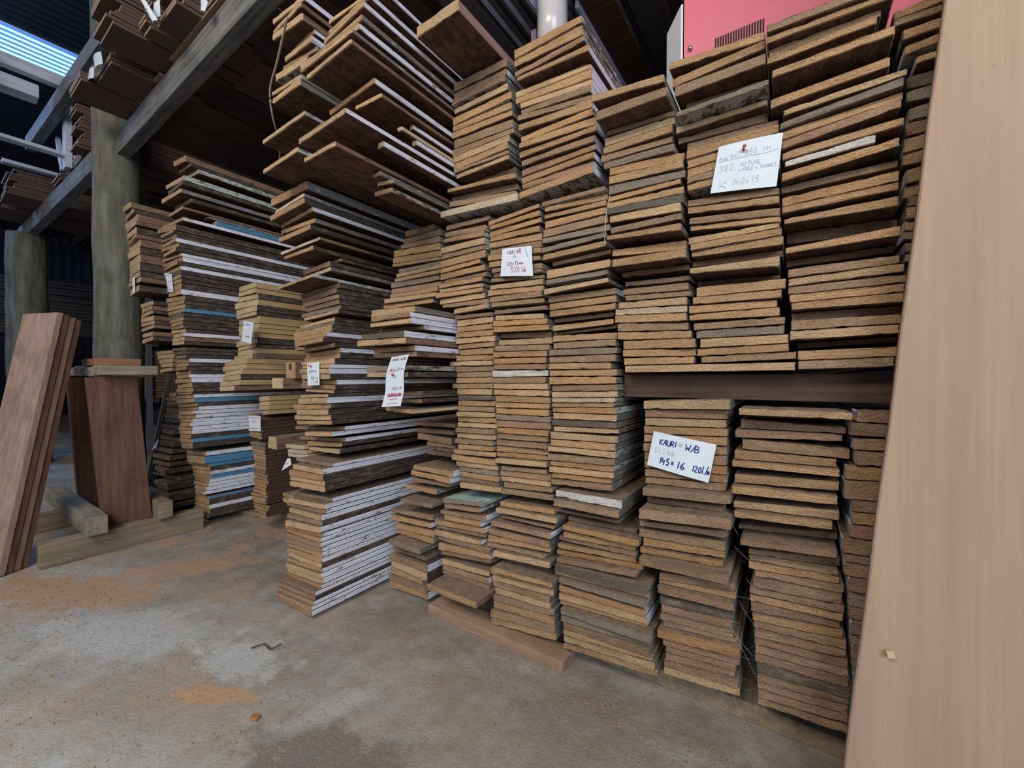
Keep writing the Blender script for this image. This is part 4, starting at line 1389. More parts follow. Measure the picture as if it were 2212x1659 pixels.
# ------------------------------------------------------------------ handwriting
G = {
 'K': [[(0, 0), (0, 1)], [(.7, 0), (.05, .55), (.75, 1)]], 'A': [[(0, 1), (.35, 0), (.5, 0), (.75, 1)], [(.12, .6), (.65, .6)]],
 'U': [[(0, 0), (0, .75), (.2, 1), (.5, 1), (.7, .75), (.7, 0)]], 'R': [[(0, 1), (0, 0), (.5, .05), (.65, .28), (.45, .5), (.05, .52), (.75, 1)]],
 'I': [[(.2, 0), (.2, 1)]], 'W': [[(0, 0), (.12, 1), (.38, .4), (.6, 1), (.8, 0)]], '/': [[(.7, -.15), (0, 1.15)]],
 'B': [[(0, 1), (0, 0), (.5, .05), (.6, .25), (.4, .47), (.05, .48), (.6, .6), (.68, .82), (.45, 1), (0, 1)]],
 '1': [[(.2, 0), (.15, 1)]], '2': [[(0, .2), (.2, 0), (.55, .1), (.5, .45), (0, .95), (.7, 1)]],
 '3': [[(0, .08), (.35, 0), (.6, .2), (.25, .45), (.6, .7), (.35, 1), (0, .92)]],
 '4': [[(.1, 0), (0, .6), (.6, .6)], [(.5, .3), (.45, 1.1)]], '5': [[(.65, 0), (.15, .02), (.1, .42), (.5, .42), (.62, .7), (.4, 1), (0, .95)]],
 '6': [[(.5, 0), (.1, .5), (.1, .9), (.4, 1), (.6, .8), (.4, .58), (.1, .7)]], '7': [[(0, .02), (.6, 0), (.25, 1)]],
 '8': [[(.3, .45), (.05, .2), (.3, 0), (.55, .2), (.3, .45), (.02, .78), (.3, 1), (.6, .78), (.3, .45)]],
 '9': [[(.55, .35), (.2, .5), (0, .25), (.25, 0), (.55, .15), (.5, 1)]], '0': [[(.3, 0), (.02, .4), (.1, .9), (.4, 1), (.62, .6), (.5, .1), (.3, 0)]],
 'x': [[(0, .4), (.5, 1)], [(.5, .4), (0, 1)]], 'm': [[(0, 1), (.02, .5), (.1, .6), (.25, .5), (.3, 1), (.35, .6), (.55, .5), (.6, 1)]],
 'L': [[(.1, 0), (0, 1), (.5, 1)]], 'D': [[(0, 1), (.05, 0), (.45, .1), (.65, .5), (.45, .9), (0, 1)]],
 'S': [[(.6, .05), (.25, 0), (.1, .3), (.5, .6), (.5, .95), (0, 1)]], 'C': [[(.6, .05), (.2, .1), (0, .5), (.2, 1), (.6, .95)]],
 'T': [[(0, 0), (.7, 0)], [(.35, 0), (.3, 1)]], 'P': [[(0, 1), (.05, 0), (.5, .05), (.5, .4), (.05, .5)]], 'F': [[(.6, 0), (.05, 0), (0, 1)], [(.05, .5), (.45, .48)]],
 'E': [[(.6, 0), (.05, 0), (0, 1), (.6, 1)], [(.05, .5), (.45, .5)]], 'H': [[(0, 0), (0, 1)], [(.6, 0), (.6, 1)], [(0, .5), (.6, .5)]],
 'r': [[(0, .4), (.02, 1)], [(.02, .6), (.35, .42)]], 'o': [[(.25, .4), (0, .7), (.25, 1), (.5, .7), (.25, .4)]], 'n': [[(0, 1), (.02, .4), (.3, .45), (.38, 1)]],
 'i': [[(.1, .4), (.12, 1)]], 'h': [[(0, 0), (0, 1)], [(0, .6), (.3, .5), (.38, 1)]], '+': [[(0, .6), (.5, .6)], [(.25, .35), (.25, .9)]], '=': [[(0, .5), (.5, .5)], [(0, .75), (.5, .75)]],
 '-': [[(0, .55), (.5, .5)]], '.': [[(0, .95), (.06, 1.0)]], ' ': [],
}
def strokes(text, u0, u1, v, h, slope=0.0):
    """stroke polylines fitted between u0 and u1 (shares of the card's width); v and h are shares of its height"""
    wd = [0.44 if ch in '1I.i ' else (0.55 if ch in '/-' else 0.85) for ch in text]
    tot = sum(wd) - 0.14; out = []; x = 0.0
    for ch, w_ in zip(text, wd):
        for s in G[ch]:
            out.append([(u0 + (u1 - u0) * (x + p[0] * (0.9 if w_ > .5 else .8)) / tot, v + p[1] * h + slope * (x / tot)) for p in s])
        x += w_
    return out
def ribbon_mesh(name, lines, f, wdt, mat, parent, nrm=0.0006):
    V = []; Fs = []
    for s in lines:
        q = []
        for a, b2 in zip(s, s[1:]):                                     # dense, so that it follows a curled card
            for k in range(3): q.append((a[0] + (b2[0] - a[0]) * k / 3, a[1] + (b2[1] - a[1]) * k / 3))
        q.append(s[-1])
        P3 = [f(u, v, nrm) for u, v in q]
        for i, p in enumerate(P3):
            d = (P3[min(i + 1, len(P3) - 1)] - P3[max(i - 1, 0)]).normalized()
            nn = (f(q[i][0], q[i][1], 0.01) - f(q[i][0], q[i][1], 0.0)).normalized()
            sd = d.cross(nn).normalized() * wdt / 2
            V += [p + sd, p - sd]
        k0 = len(V) - 2 * len(P3)
        for i in range(len(P3) - 1): Fs.append((k0 + 2 * i, k0 + 2 * i + 1, k0 + 2 * i + 3, k0 + 2 * i + 2))
    return link(name, V, Fs, mat, parent=parent, origin=parent.location)
def card(key, label, writing, bow=0.0, tilt=0.0, cat='card', group='price cards on the stacks', curl=False):
    q = [Vector(p) for p in CARDS[key]]
    q[0].y += tilt; q[1].y += tilt
    base = (q[0] + q[1] + q[2] + q[3]) / 4
    wv = ((q[1] - q[0]).length + (q[2] - q[3]).length) / 2; hv = ((q[3] - q[0]).length + (q[2] - q[1]).length) / 2
    nn = (q[1] - q[0]).cross(q[3] - q[0]).normalized()
    if nn.y > 0: nn = -nn
    def f(u, v, off):
        p = q[0].lerp(q[1], u).lerp(q[3].lerp(q[2], u), v)
        if curl:       # the strip's upper end swings over to one side and back
            p = p + Vector((-0.0105 * math.sin(min(1, v * 1.5) * math.pi) * 0.9, -0.010 * (1 - v) ** 2, 0))
        return p + nn * (bow * math.sin(u * math.pi) + off)
    r = empty('price_card', base)
    N = 10; V = []; Fs = []
    for a in (0.0, -0.0004):
        for j in range(N + 1):
            for i in range(N + 1): V.append(f(i / N, j / N, a))
    K = (N + 1) ** 2
    for j in range(N):
        for i in range(N):
            a = j * (N + 1) + i
            Fs.append((a, a + N + 1, a + N + 2, a + 1)); Fs.append((K + a, K + a + 1, K + a + N + 2, K + a + N + 1))
    for i in range(N):
        for a, b2 in ((i, i + 1), ((N * (N + 1)) + i + 1, (N * (N + 1)) + i), ((i + 1) * (N + 1), i * (N + 1)), (i * (N + 1) + N, (i + 1) * (N + 1) + N)):
            Fs.append((a, b2, K + b2, K + a))
    sh = link('paper', V, Fs, PAPER, parent=r, origin=base)
    for ink, wd, lines in writing:
        ribbon_mesh('writing', lines, f, wd, INKS[ink], r)
    tag(r, label, cat, group)
    return r, f, wv / hv
def pin(f, u, v, label, d=(0.35, -1, 0.4)):
    p = f(u, v, 0.0005); d = Vector(d).normalized()
    prof = [(0, .0004), (.002, .0016), (.0028, .0027), (.0036, .0021), (.005, .0013), (.0075, .0013), (.0085, .0026), (.0100, .0030), (.0108, .0024), (.0110, .0001)]
    o = tube('push_pin', [p + d * a for a, _ in prof], [b2 for _, b2 in prof], PIN, n=14)
    tag(o, label, 'pin', 'push pins in the price cards')
T = strokes
r, f, a_ = card('large', 'large white card with faint grey notes pinned high on the planks', [
    ('v', .0006, T('Prion', .06, .19, .25, .085, -.01) + T('5on', .23, .34, .23, .07)), ('p', .0007, T('350', .46, .65, .20, .10, -.01) + [[(.03, .345), (.5, .33), (.80, .33), (.97, .29)]]),
    ('v', .0006, T('Lhr', .74, .87, .19, .08)), ('p', .0008, T('380', .08, .32, .44, .14, -.02)), ('v', .0006, T('ACTUAL', .42, .74, .44, .085, -.01)),
    ('v', .0006, T('= FREE + SHARES', .40, .97, .56, .065, -.02)), ('p', .0009, T('K', .13, .25, .79, .13) + T('140x15', .33, .74, .76, .12, -.01))], bow=0.002)
pin(f, .42, .21, 'red push pin in the large white card')
r, f, a_ = card('small', 'square white card with red lettering at the centre of the piles', [
    ('r', .0008, T('KAURI', .20, .44, .10, .12) + T('W/B', .51, .67, .06, .14)),
    ('r', .0011, T('170', .20, .36, .50, .15) + T('x', .39, .43, .49, .13) + T('15', .47, .57, .47, .15) + T('mm', .60, .73, .48, .11)),
    ('r', .0010, T('520', .34, .62, .69, .17, -.02) + T('L/m', .68, .80, .68, .17)), ('s', .006, [[(.42, .27), (.47, .36)]]),
    ('d', .0008, [[(.78, .02), (.84, .22), (.88, .38)]])], bow=0.001)
r, f, a_ = card('curl', 'long curled white card with red prices hanging from protruding boards', [
    ('r', .0008, T('KAURI', .16, .50, .05, .035) + T('W/B', .62, .92, .05, .04)), ('r', .0009, T('180x17', .16, .74, .24, .06) + T('m', .80, .96, .24, .04)),
    ('r', .0009, T('190', .34, .62, .61, .065) + T('L/m', .66, .90, .60, .055)), ('r', .0012, T('270', .24, .56, .735, .06) + T('L/m', .60, .92, .73, .06)
     + [[(.14, .755), (.92, .750)], [(.16, .780), (.92, .772)], [(.18, .80), (.9, .792)]]), ('r', .0010, [[(.28, .865), (.72, .845)], [(.24, .945), (.80, .935)]])], curl=True)
pin(f, .42, .37, 'red push pin in the long curled card', (0.9, -1, 0.15))
r, f, a_ = card('stackcard', 'small white card with blue figures on the projecting stack', [
    ('b', .0010, T('200x16', .16, .78, .34, .08)), ('b', .0010, T('190', .30, .56, .61, .13) + T('L', .68, .76, .63, .09) + T('m', .78, .88, .66, .06)),
    ('r', .0010, T('-', .50, .66, .82, .08) + T('R', .76, .90, .81, .08))])
pin(f, .42, .16, 'red push pin in the small blue-figured card', (-0.6, -1, 0.3))
r, f, a_ = card('blue', 'white card lettered in blue leaning over the lower piles', [
    ('b', .0017, T('KAURI', .14, .41, .175, .155, -.02) + T('W/B', .56, .78, .15, .17)), ('p', .0009, T('D4S', .09, .26, .42, .16) + T('W/B', .30, .41, .44, .11)),
    ('r', .0022, T('.', .46, .47, .50, .03)), ('b', .0020, T('145', .20, .36, .67, .18) + T('x', .39, .44, .65, .15) + T('16', .49, .62, .66, .19)),
    ('b', .0017, T('120', .73, .87, .66, .16)), ('b', .0016, T('L/m', .88, .99, .62, .18)), ('s', .006, [[(.45, .21), (.50, .23)]])], bow=0.0015)
zz = lambda u0, u1, v, h: [[(u0 + (u1 - u0) * i / 9, v + (h if i % 2 else 0)) for i in range(10)]]
card('s2card', 'narrow tag with red print on the far blue-edged stack', [('r', .0012, zz(.2, .8, .08, .05) + zz(.3, .8, .40, .06)), ('r', .001, zz(.25, .8, .85, .05))])
card('s4card', 'white tag with dark figures on the fresh yellow timber', [('d', .0016, zz(.2, .7, .12, .06)), ('y', .003, [[(.15, .35), (.6, .42)]]), ('d', .0014, zz(.3, .8, .68, .07))])
card('s4bcard', 'white tag with red heading above the thin dark floorboards', [('r', .0014, zz(.1, .9, .10, .05)), ('r', .001, zz(.3, .7, .32, .06)), ('d', .0018, zz(.1, .75, .80, .07))])
card('s1ccard', 'folded white tag lying over the little cream pile', [('r', .0008, zz(.3, .7, .5, .1))])
card('s3card', 'bent white tag stapled to the narrow stack behind the post', [('d', .0008, zz(.3, .7, .5, .1))])
card('s3bcard', 'crumpled white tag at the edge of the crooked dark pile', [('d', .0008, zz(.3, .7, .5, .1))])
RL = ['long twisted paper tag hanging between the overhead bundles', 'paper tag with a pen mark on the middle overhead bundle', 'square paper tag hanging under the bundle near the post top',
      'small twisted tag just below the square overhead tag', 'torn paper tag on the overhead bundle farthest from the post', 'slim paper tag on the overhead bundle against the post']
for k in range(6):
    card('rackcard%d' % (k + 1), RL[k], [('p', .001, zz(.3, .7, .5, .06))], bow=0.006, group='paper tags on the overhead bundles')

# ------------------------------------------------------------------ overhead rack: bundles of floorboards
def bundle(x0, x1, y, z0, z1, where, per=0.0145, L=2.6, jog=0.02):
    k = 0; z = z0; cnt = int((z1 - z0) / per)
    for k in range(cnt):
        jx = random.uniform(-.004, .004); yf = y + random.uniform(-jog, jog) * 0.5 + (jog if (k // 3) % 2 else 0)
        b0, b1 = x0 + jx + .004, x1 + jx - .004
        o = link('floorboard', [(b0, yf, z), (b1, yf, z), (b1, yf, z + per - .0025), (b0, yf, z + per - .0025),
                                (b0, y + L, z), (b1, y + L, z), (b1, y + L, z + per - .0025), (b0, y + L, z + per - .0025),
                                ], [(0, 1, 2, 3), (7, 6, 5, 4), (0, 4, 5, 1), (1, 5, 6, 2), (2, 6, 7, 3), (3, 7, 4, 0)],
                 [FLOOREND, FLOORB], [0, 0, 1, 1, 1, 1], origin=((b0 + b1) / 2, y + L / 2, z))
        tag(o, 'dark floorboard, %s layer up in the overhead bundle %s' % (ordinal(k + 1), where), 'floorboard', 'overhead floorboard bundles')
        z += per
ZB = 1.872
bundle(-2.16, -1.98, 0.415, ZB, ZB + 0.33, 'nearest the stout post', jog=0.03)
bundle(-1.975, -1.895, 0.50, ZB, ZB + 0.26, 'second from the post')
bundle(-1.885, -1.70, 0.53, ZB, ZB + 0.30, 'third from the post')
bundle(-1.69, -1.45, 0.60, ZB + 0.004, ZB + 0.30, 'fourth from the post')
bundle(-2.64, -2.43, 0.42, 1.853, 1.90, 'crossing the post', jog=0.01)
bundle(-2.42, -2.20, 0.462, 1.853, 1.915, 'low before the nearest one', jog=0.01)
bundle(-3.34, -3.14, 0.54, 1.80, 1.90, 'behind the post', jog=0.02)
bundle(-3.12, -3.00, 0.50, 1.80, 2.02, 'close behind the post', jog=0.02)
bundle(-3.74, -3.55, 0.52, 1.79, 1.85, 'midway to the far post', jog=0.02)
bundle(-4.25, -3.98, 0.36, 1.76, 1.93, 'by the far post', jog=0.03)
bundle(-4.70, -4.35, 0.36, 1.76, 1.86, 'past the far post', jog=0.03)
# wide dark boards lying on the rack, seen from below
xs = [(-1.44, -1.22, 0.9), (-1.21, -1.05, 1.2)]
labs = []
k = 0
for (x0, x1, y0, z0, t) in ((-2.75, -2.64, 0.7, 1.853, .02), (-2.18, -1.98, 0.75, 1.853, .016), (-1.97, -1.72, 0.8, 1.853, .016), (-1.70, -1.46, 0.75, 1.853, .016),
                            (-1.43, -1.27, 0.62, 1.86, .022), (-1.26, -1.12, 0.62, 1.864, .022), (-1.11, -1.02, 0.62, 1.864, .022), (-1.01, -0.90, 0.9, 1.864, .03)):
    k += 1
    tag(box('rack_board', x0, x1, y0, 4.2, z0, z0 + t, FLOORB if k % 2 else DARK, bev=0.001),
        'dark board underside, %s along the overhead rack from the post' % ordinal(k), 'board', 'wide boards on the overhead rack')
tag(box('rack_board', -3.7, -3.64, 0.3, 2.2, 1.965, 1.985, BLUEWHITE, bev=0.001), 'pale board edge on the rack between the two round posts', 'board', 'wide boards on the overhead rack')
tag(box('rack_board', -4.02, -3.96, 0.34, 2.2, 1.937, 1.957, BLUEWHITE, bev=0.001), 'lavender board lying on the bundle by the far post', 'board', 'wide boards on the overhead rack')
tag(box('rack_beam', -2.9, -0.5, 2.4, 2.46, 1.735, 1.848, DARK), 'dark cross beam deep inside under the overhead boards', 'beam', 'rack beams between the round posts')
# pale roof framing on the far left
tag(box('roof_rafter', -3.62, -3.52, -0.9, 0.44, 2.20, 2.27, BLUEWHITE), 'pale rafter under the translucent roof strip', 'rafter', 'roof framing')
tag(obox('roof_rafter', (-3.50, -0.9, 2.30), (0, 1.5, -0.02), (0.05, 0, 0), (0, 0, 0.06), BLUEWHITE), 'thinner pale rafter above the first one', 'rafter', 'roof framing')
tag(obox('tie_beam', (-4.3, 0.47, 2.165), (1.75, 0.05, 0.0), (0, 0.05, 0), (0, 0, 0.085), GREYBEAM, seg=6), 'grey tie beam crossing the pale rafters high above', 'beam', 'roof framing')
tag(obox('brace', (-3.72, 0.555, 1.90), (0.085, 0, 0), (0, 0.03, 0), (0.02, 0, 0.5), BLUEWHITE), 'upright pale brace below the rafters', 'brace', 'roof framing')
tag(obox('brace', (-3.83, 0.56, 1.93), (0.05, 0, 0), (0, 0.02, 0), (-0.15, 0, 0.25), BLUEWHITE), 'slanting pale brace beside the upright one', 'brace', 'roof framing')

# ------------------------------------------------------------------ objects over the upper shelf
tag(box('rack_timber', -0.895, -0.80, 0.70, 4.0, 1.76, 1.86, GREYMETAL), 'broad grey timber overhead beside the thin bright strips', 'timber')
for k in range(13):
    x = -0.787 + k * 0.0185
    z = 1.76 + 0.006 * (k % 3)
    tag(box('metal_strip', x, x + 0.011, (0.70 if x < -0.672 else 1.17) + 0.02 * (k % 3), 4.0, z, z + 0.05, GREYMETAL if k % 3 else BRIGHTLINE, bev=0.001),
        'thin metal strip, %s from the broad grey timber' % ordinal(k + 1), 'strip', 'metal strips on the overhead rack')
for k, (x0, x1, z, m_) in enumerate(((-0.50, -0.405, 1.78, DARKBR), (-0.395, -0.30, 1.83, DARK), (-0.285, -0.255, 1.80, DARKBR), (-0.245, -0.225, 1.80, GREYBEAM))):
    tag(box('overhead_plank', x0 - .055, x1 - .055, 0.9, 4.0, z, z + 0.03, (DARKBR, GREYMETAL, DARKBR, GREYBEAM)[k]),
        ('wide dark brown plank overhead beyond the wrapped pole', 'wide grey plank overhead next to the red cabinet', 'narrow brown plank overhead by the red cabinet', 'thin pale plank overhead touching the red cabinet')[k], 'plank', 'overhead planks')
PX, PY = -0.605, 1.10
r = empty('wrapped_pole', (PX, PY, 1.388))
tube('pole', [(PX, PY, 1.388 + 0.4 * i) for i in range(5)], 0.040, wood('pale pole timber', (0.36, 0.33, 0.25), (0.52, 0.48, 0.40), (40, 40, 2)), r, n=24, origin=(PX, PY, 1.388))
m, n, l, b = nt('clear plastic wrap'); b.inputs['Base Color'].default_value = (0.80, 0.78, 0.82, 1); b.inputs['Roughness'].default_value = 0.18
b.inputs['Alpha'].default_value = 0.55; b.inputs['Specular IOR Level'].default_value = 0.8
tube('wrap', [(PX, PY, 1.58 + 0.12 * i) for i in range(8)], 0.045, m, r, n=24, origin=(PX, PY, 1.388), wob=0.012)
box('label_tab', -0.668, -0.652, 1.08, 1.10, 1.54, 1.68, plain('mauve tab', (0.20, 0.13, 0.20)), r)
tag(r, 'pale round pole wrapped in clear plastic behind the tall pile', 'pole')
# red cabinet
r = empty('red_cabinet', (-0.26, 1.22, 1.3))
m, n, l, b = nt('glossy red enamel'); b.inputs['Roughness'].default_value = 0.28; b.inputs['Specular IOR Level'].default_value = 0.6
t_ = noise(n, l, coords(n, l, (60, 60, 60), obj_rand=False), 1.0, 2)
l.new(mixc(n, l, t_, (0.66, 0.15, 0.20), (0.74, 0.18, 0.235)), b.inputs['Base Color']); bump(n, l, b, t_, 0.08, 0.001)
REDM = m; WHITEM = plain('white enamel', (0.70, 0.74, 0.76), 0.4)
box('front_panel', -0.255, 0.85, 1.20, 1.215, 1.25, 2.3, REDM, r, bev=0.001)
link('side_panel', [(-0.262, 1.197, 1.25), (-0.257, 1.197, 1.25), (-0.257, 1.197, 1.64), (-0.262, 1.197, 1.64), (-0.312, 1.25, 1.25), (-0.304, 1.25, 1.25), (-0.304, 1.25, 1.62), (-0.312, 1.25, 1.62)],
     [(3, 2, 1, 0), (4, 5, 6, 7), (0, 1, 5, 4), (1, 2, 6, 5), (2, 3, 7, 6), (3, 0, 4, 7)], WHITEM, parent=r, origin=(-0.28, 1.22, 1.3))
box('housing', -0.25, 0.85, 1.22, 1.7, 1.25, 2.3, plain('grey housing', (0.3, 0.3, 0.32)), r)
SLOT = plain('black slot', (0.01, 0.008, 0.012))
for k in range(34):
    x = -0.178 + k * 0.0059 + (0.034 if k >= 19 else 0)
    zt = 1.512 if k < 19 else 1.487
    box('vent_slot', x, x + 0.0034, 1.198, 1.201, 1.43, zt, SLOT, r, bev=0)
tube('screw', [(-0.238, 1.199, 1.512), (-0.238, 1.193, 1.512), (-0.238, 1.190, 1.512)], [.005, .006, .003], plain('steel screw', (0.5, 0.5, 0.5), 0.3, 0.5, 1.0), r, n=10, origin=(-0.238, 1.2, 1.512))
tag(r, 'glossy red cabinet with black vent slots and a white side above the planks', 'cabinet')

# ------------------------------------------------------------------ block stand at the left
r = empty('block_stand', (-2.03, 0.45, 0))
def P(name, *a, **k): return box(name, *a, r, **k)
P('floor_beam', -2.075, -2.025, 0.235, 0.69, 0.0, 0.082, BEAMTAN, bev=0.003, seg=8, jit=0.0012)
P('floor_beam', -2.56, -2.51, 0.26, 0.69, 0.0, 0.075, BEAMTAN, bev=0.003, seg=8, jit=0.001)
P('cross_timber', -2.72, -1.985, 0.335, 0.392, 0.0835, 0.148, wood('grey square timber', (0.16, 0.14, 0.11), (0.33, 0.29, 0.23), (4, 60, 60)), bev=0.005, seg=10, jit=0.0015)
P('cross_timber', -2.66, -2.0, 0.535, 0.580, 0.0835, 0.150, BEAMTAN, bev=0.004, seg=8, jit=0.0012)
obox('upright_board', (-2.10, 0.395, 0.084), (0, 0.138, 0.0), (0.034, 0, 0), (-0.015, -0.035, 0.546), RED, r, bev=0.002)
obox('upright_board', (-2.47, 0.395, 0.078), (0, 0.140, 0.0), (0.034, 0, 0), (0.0, -0.03, 0.552), RED, r, bev=0.002)
P('cap_slab', -2.50, -2.04, 0.385, 0.550, 0.636, 0.670, SLAB, bev=0.004, seg=12, jit=0.0045)
P('top_block', -2.30, -2.10, 0.385, 0.515, 0.674, 0.700, wood('orange brown block', (0.20, 0.09, 0.045), (0.30, 0.15, 0.08)), bev=0.002)
tag(r, 'low timber stand of brown uprights on floor beams with a rough cap', 'stand')
# planks leaning against it
wdir = Vector((-0.936, -0.351, 0)); back = Vector((-0.351, 0.936, 0))
for k, (off, mat_, wd, ln) in enumerate(((0, PINKISH, .175, .862), (.0195, RED, .170, .855), (.039, wood('tan sawn edge', (0.20, 0.12, 0.08), (0.30, 0.19, 0.13), (60, 60, 3)), .168, .850), (.0585, RED, .16, .84))):
    base = Vector((-2.05, 0.150, 0.004)) + back * off + wdir * (0.004 * k)
    top = Vector((-2.135, 0.300, 0.858 - 0.006 * k)) + back * off + wdir * (0.004 * k)
    tag(obox('leaning_plank', base, wdir * wd, back * 0.0175, top - base, mat_, bev=0.0012, seg=3),
        ('pinkish smooth plank in front of the leaning four by the stand', 'reddish plank second in the leaning four', 'tan plank third in the leaning four', 'dark reddish plank at the back of the leaning four')[k], 'plank', 'planks leaning by the block stand')
# slanting planks beyond the stand
for k in range(4):
    base = Vector((-2.55, 0.62 + 0.03 * k, 0.16)); top = Vector((-2.50, 0.78 + 0.03 * k, 0.62))
    tag(obox('slanting_batten', Vector((-3.13 + 0.034 * k, 0.775 + 0.004 * k, 0.002)), (0.028, 0, 0), (0, 0.09, 0), (0.10, 0.085, 0.66 - 0.01 * k), (wood('olive tan face', (0.12, 0.10, 0.06), (0.24, 0.19, 0.12), (60, 60, 3)) if k == 0 else DARKBR), bev=0.001),
        'dark batten leaning beyond the block stand, %s of four' % ORD[k + 1], 'batten', 'battens leaning beyond the stand')

# ------------------------------------------------------------------ far racks in the gloom
def far_stack(x0, x1, y0, y1, z0, z1, per, where, mats):
    z = z0; k = 0
    while z + per < z1:
        a_, b_ = x0 + random.uniform(-.02, .02), x1 + random.uniform(-.015, .015)
        o = link('stored_board', [(a_, y0 + random.uniform(-.03, .03), z), (b_, y0, z), (b_, y0, z + per * .86), (a_, y0, z + per * .86),
                                  (a_, y1, z), (b_, y1, z), (b_, y1, z + per * .86), (a_, y1, z + per * .86)],
                 [(0, 1, 2, 3), (7, 6, 5, 4), (0, 4, 5, 1), (1, 5, 6, 2), (2, 6, 7, 3), (3, 7, 4, 0)], mats, [0, 0, 1, 1, 1, 1], origin=((a_ + b_) / 2, (y0 + y1) / 2, z))
        k += 1
        tag(o, 'brown stored board, %s layer up in the far pile %s' % (ordinal(k), where), 'board', 'boards in the far piles')
        z += per
SB = long_side('far brown board edge', (0.17, 0.11, 0.075))
far_stack(-5.2, -4.45, 1.15, 3.6, 0.92, 1.25, 0.022, 'high between the posts', [FLOOREND, SB])
far_stack(-5.2, -4.40, 1.15, 3.6, 0.46, 0.86, 0.026, 'low between the posts', [FLOOREND, SB])
far_stack(-4.1, -3.55, 1.5, 3.6, 0.02, 0.42, 0.030, 'behind the stand', [FLOOREND, FLOORB])
far_stack(-6.6, -6.1, 0.1, 2.6, 1.05, 1.6, 0.034, 'beyond the far post', [FLOOREND, DARK])
for (x, y, lab) in ((-4.38, 1.10, 'slim dark upright in front of the far pile'), (-5.25, 1.10, 'slim dark upright at the back corner of the far pile')):
    tag(box('rack_upright', x, x + 0.035, y, y + 0.035, 0, 1.75, GREYMETAL), lab, 'upright', 'rack uprights')
for zz_, lab in ((0.88, 'dark shelf rail between the far piles'), (0.42, 'dark shelf rail beneath the far piles')):
    tag(box('shelf_rail', -5.25, -4.35, 1.14, 1.18, zz_ + .001, zz_ + 0.035, DARK), lab, 'rail', 'rails of the far rack')

# ------------------------------------------------------------------ small things
def bez(pts, n_=10):
    out = []
    for i in range(len(pts) - 1):
        p0, p1, p2, p3 = [Vector(pts[max(0, min(len(pts) - 1, i + d))]) for d in (-1, 0, 1, 2)]
        for k in range(n_):
            t = k / n_
            out.append(0.5 * ((2 * p1) + (p2 - p0) * t + (2 * p0 - 5 * p1 + 4 * p2 - p3) * t * t + (3 * p1 - p0 - 3 * p2 + p3) * t ** 3))
    out.append(Vector(pts[-1])); return out
tag(tube('strap', bez([(-1.02, 0.53, 1.50), (-1.13, 0.56, 1.46), (-1.21, 0.58, 1.43), (-1.24, 0.60, 1.38), (-1.32, 0.66, 1.345), (-1.45, 0.72, 1.34)]), 0.0028, plain('tan strap', (0.30, 0.25, 0.19)), n=6),
    'loose tan strap looping from the overhanging pile towards the rack', 'strap')
tag(tube('string', bez([(-0.292, 0.757, 0.975), (-0.297, 0.752, 0.94), (-0.30, 0.754, 0.905), (-0.301, 0.755, 0.885)]), 0.0006, plain('pale string', (0.55, 0.50, 0.40)), n=5),
    'pale string hanging down over the blackish planks', 'string')
chip_m = plain('pale wood chip', (0.55, 0.40, 0.24))
tag(obox('wood_chip', (-0.82, 0.345, 0.001), (0.016, 0.006, 0), (-0.005, 0.010, 0), (0, 0, 0.005), plain('orange chip', (0.35, 0.17, 0.06)), bev=0.002), 'orange wood chip alone on the open concrete', 'chip')
tag(obox('wood_chip', (0.105, 0.718, 0.262), (0.008, 0.001, 0.002), (0, 0.003, 0), (-0.002, 0, 0.009), chip_m, bev=0.001), 'pale wood chip stuck to the upright plank', 'chip')
tag(tube('twig', bez([(-1.03, 0.44, 0.004), (-1.01, 0.46, 0.010), (-0.99, 0.462, 0.005), (-0.975, 0.48, 0.012)]), 0.0018, DARKBR, n=6), 'small dark twig on the floor before the projecting stack', 'twig')
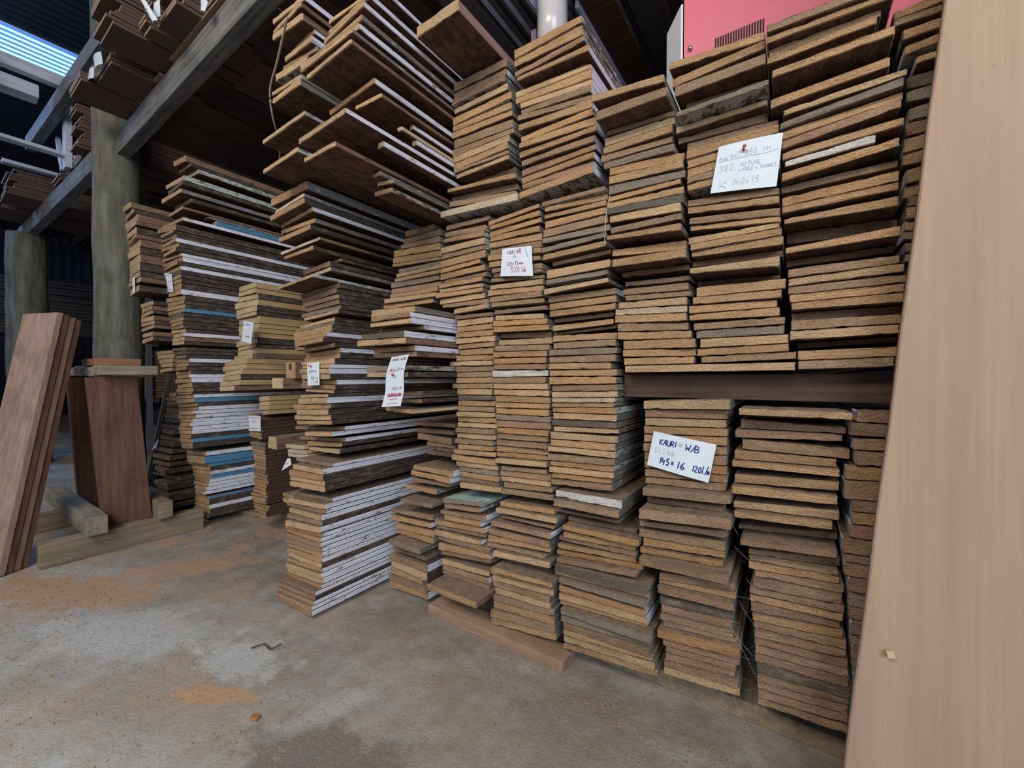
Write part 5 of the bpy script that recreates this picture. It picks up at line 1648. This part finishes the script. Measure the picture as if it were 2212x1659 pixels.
# sawdust, splinters and fluff lying on the concrete
V = []; Fs = []
def crumb(x, y, z, s):
    a = random.uniform(0, 6.28); u = Vector((math.cos(a), math.sin(a), 0)); v = Vector((-u.y, u.x, 0)); k0 = len(V)
    le, wi, hi = s * random.uniform(1, 3.2), s * random.uniform(.4, 1), s * random.uniform(.2, .6)
    p = Vector((x, y, z))
    for q in (u * le, v * wi, -u * le, -v * wi): V.append(p + q)
    V.append(p + Vector((0, 0, hi)))
    for i in range(4): Fs.append((k0 + i, k0 + (i + 1) % 4, k0 + 4))
rs = random.Random(3)
for i in range(5200):
    q = rs.random()
    if q < .45: x, y = rs.uniform(-2.6, 0.0), rs.uniform(-0.2, 0.8)
    elif q < .75: x, y = rs.gauss(-0.35, 0.45), 0.77 - abs(rs.gauss(0, .07))
    else: x, y = rs.gauss(-1.9, .35), rs.gauss(0.22, .12)
    if y > 0.80 or (x < -1.93 and y > .2) or (x < -1.0 and x > -1.3 and y > 0.55): continue
    crumb(x, y, 0.0006, rs.uniform(.0006, .0022))
tag(link('sawdust', V, Fs, wood('sawdust and splinters', (0.16, 0.11, 0.07), (0.50, 0.36, 0.22), (300, 300, 300)), origin=(-1, 0.4, 0)),
    'sawdust and splinters scattered over the concrete floor', 'sawdust', kind='stuff')
# fine cobweb threads across the dark gaps
V = []; Fs = []
def thread(p, q, w_=0.00013, sag=0.002):
    p, q = Vector(p), Vector(q); n_ = 6; k0 = len(V)
    for i in range(n_ + 1):
        t = i / n_; c = p.lerp(q, t) - Vector((0, 0, sag * 4 * t * (1 - t)))
        V.append(c + Vector((0, 0, w_))); V.append(c - Vector((w_, 0, w_)))
    for i in range(n_): Fs.append((k0 + 2 * i, k0 + 2 * i + 1, k0 + 2 * i + 3, k0 + 2 * i + 2))
for i in range(22):
    x, z = rs.uniform(-.10, -.06), rs.uniform(.08, .42)
    thread((x, .80, z), (x + rs.uniform(-.03, .05), .80 - rs.random() * .03, z + rs.uniform(-.06, .06)))
tag(link('cobweb', V, Fs, plain('cobweb', (0.45, 0.44, 0.42)), origin=(-.1, .78, .2)), 'cobweb threads across the dark gaps between the piles', 'cobweb', kind='stuff')
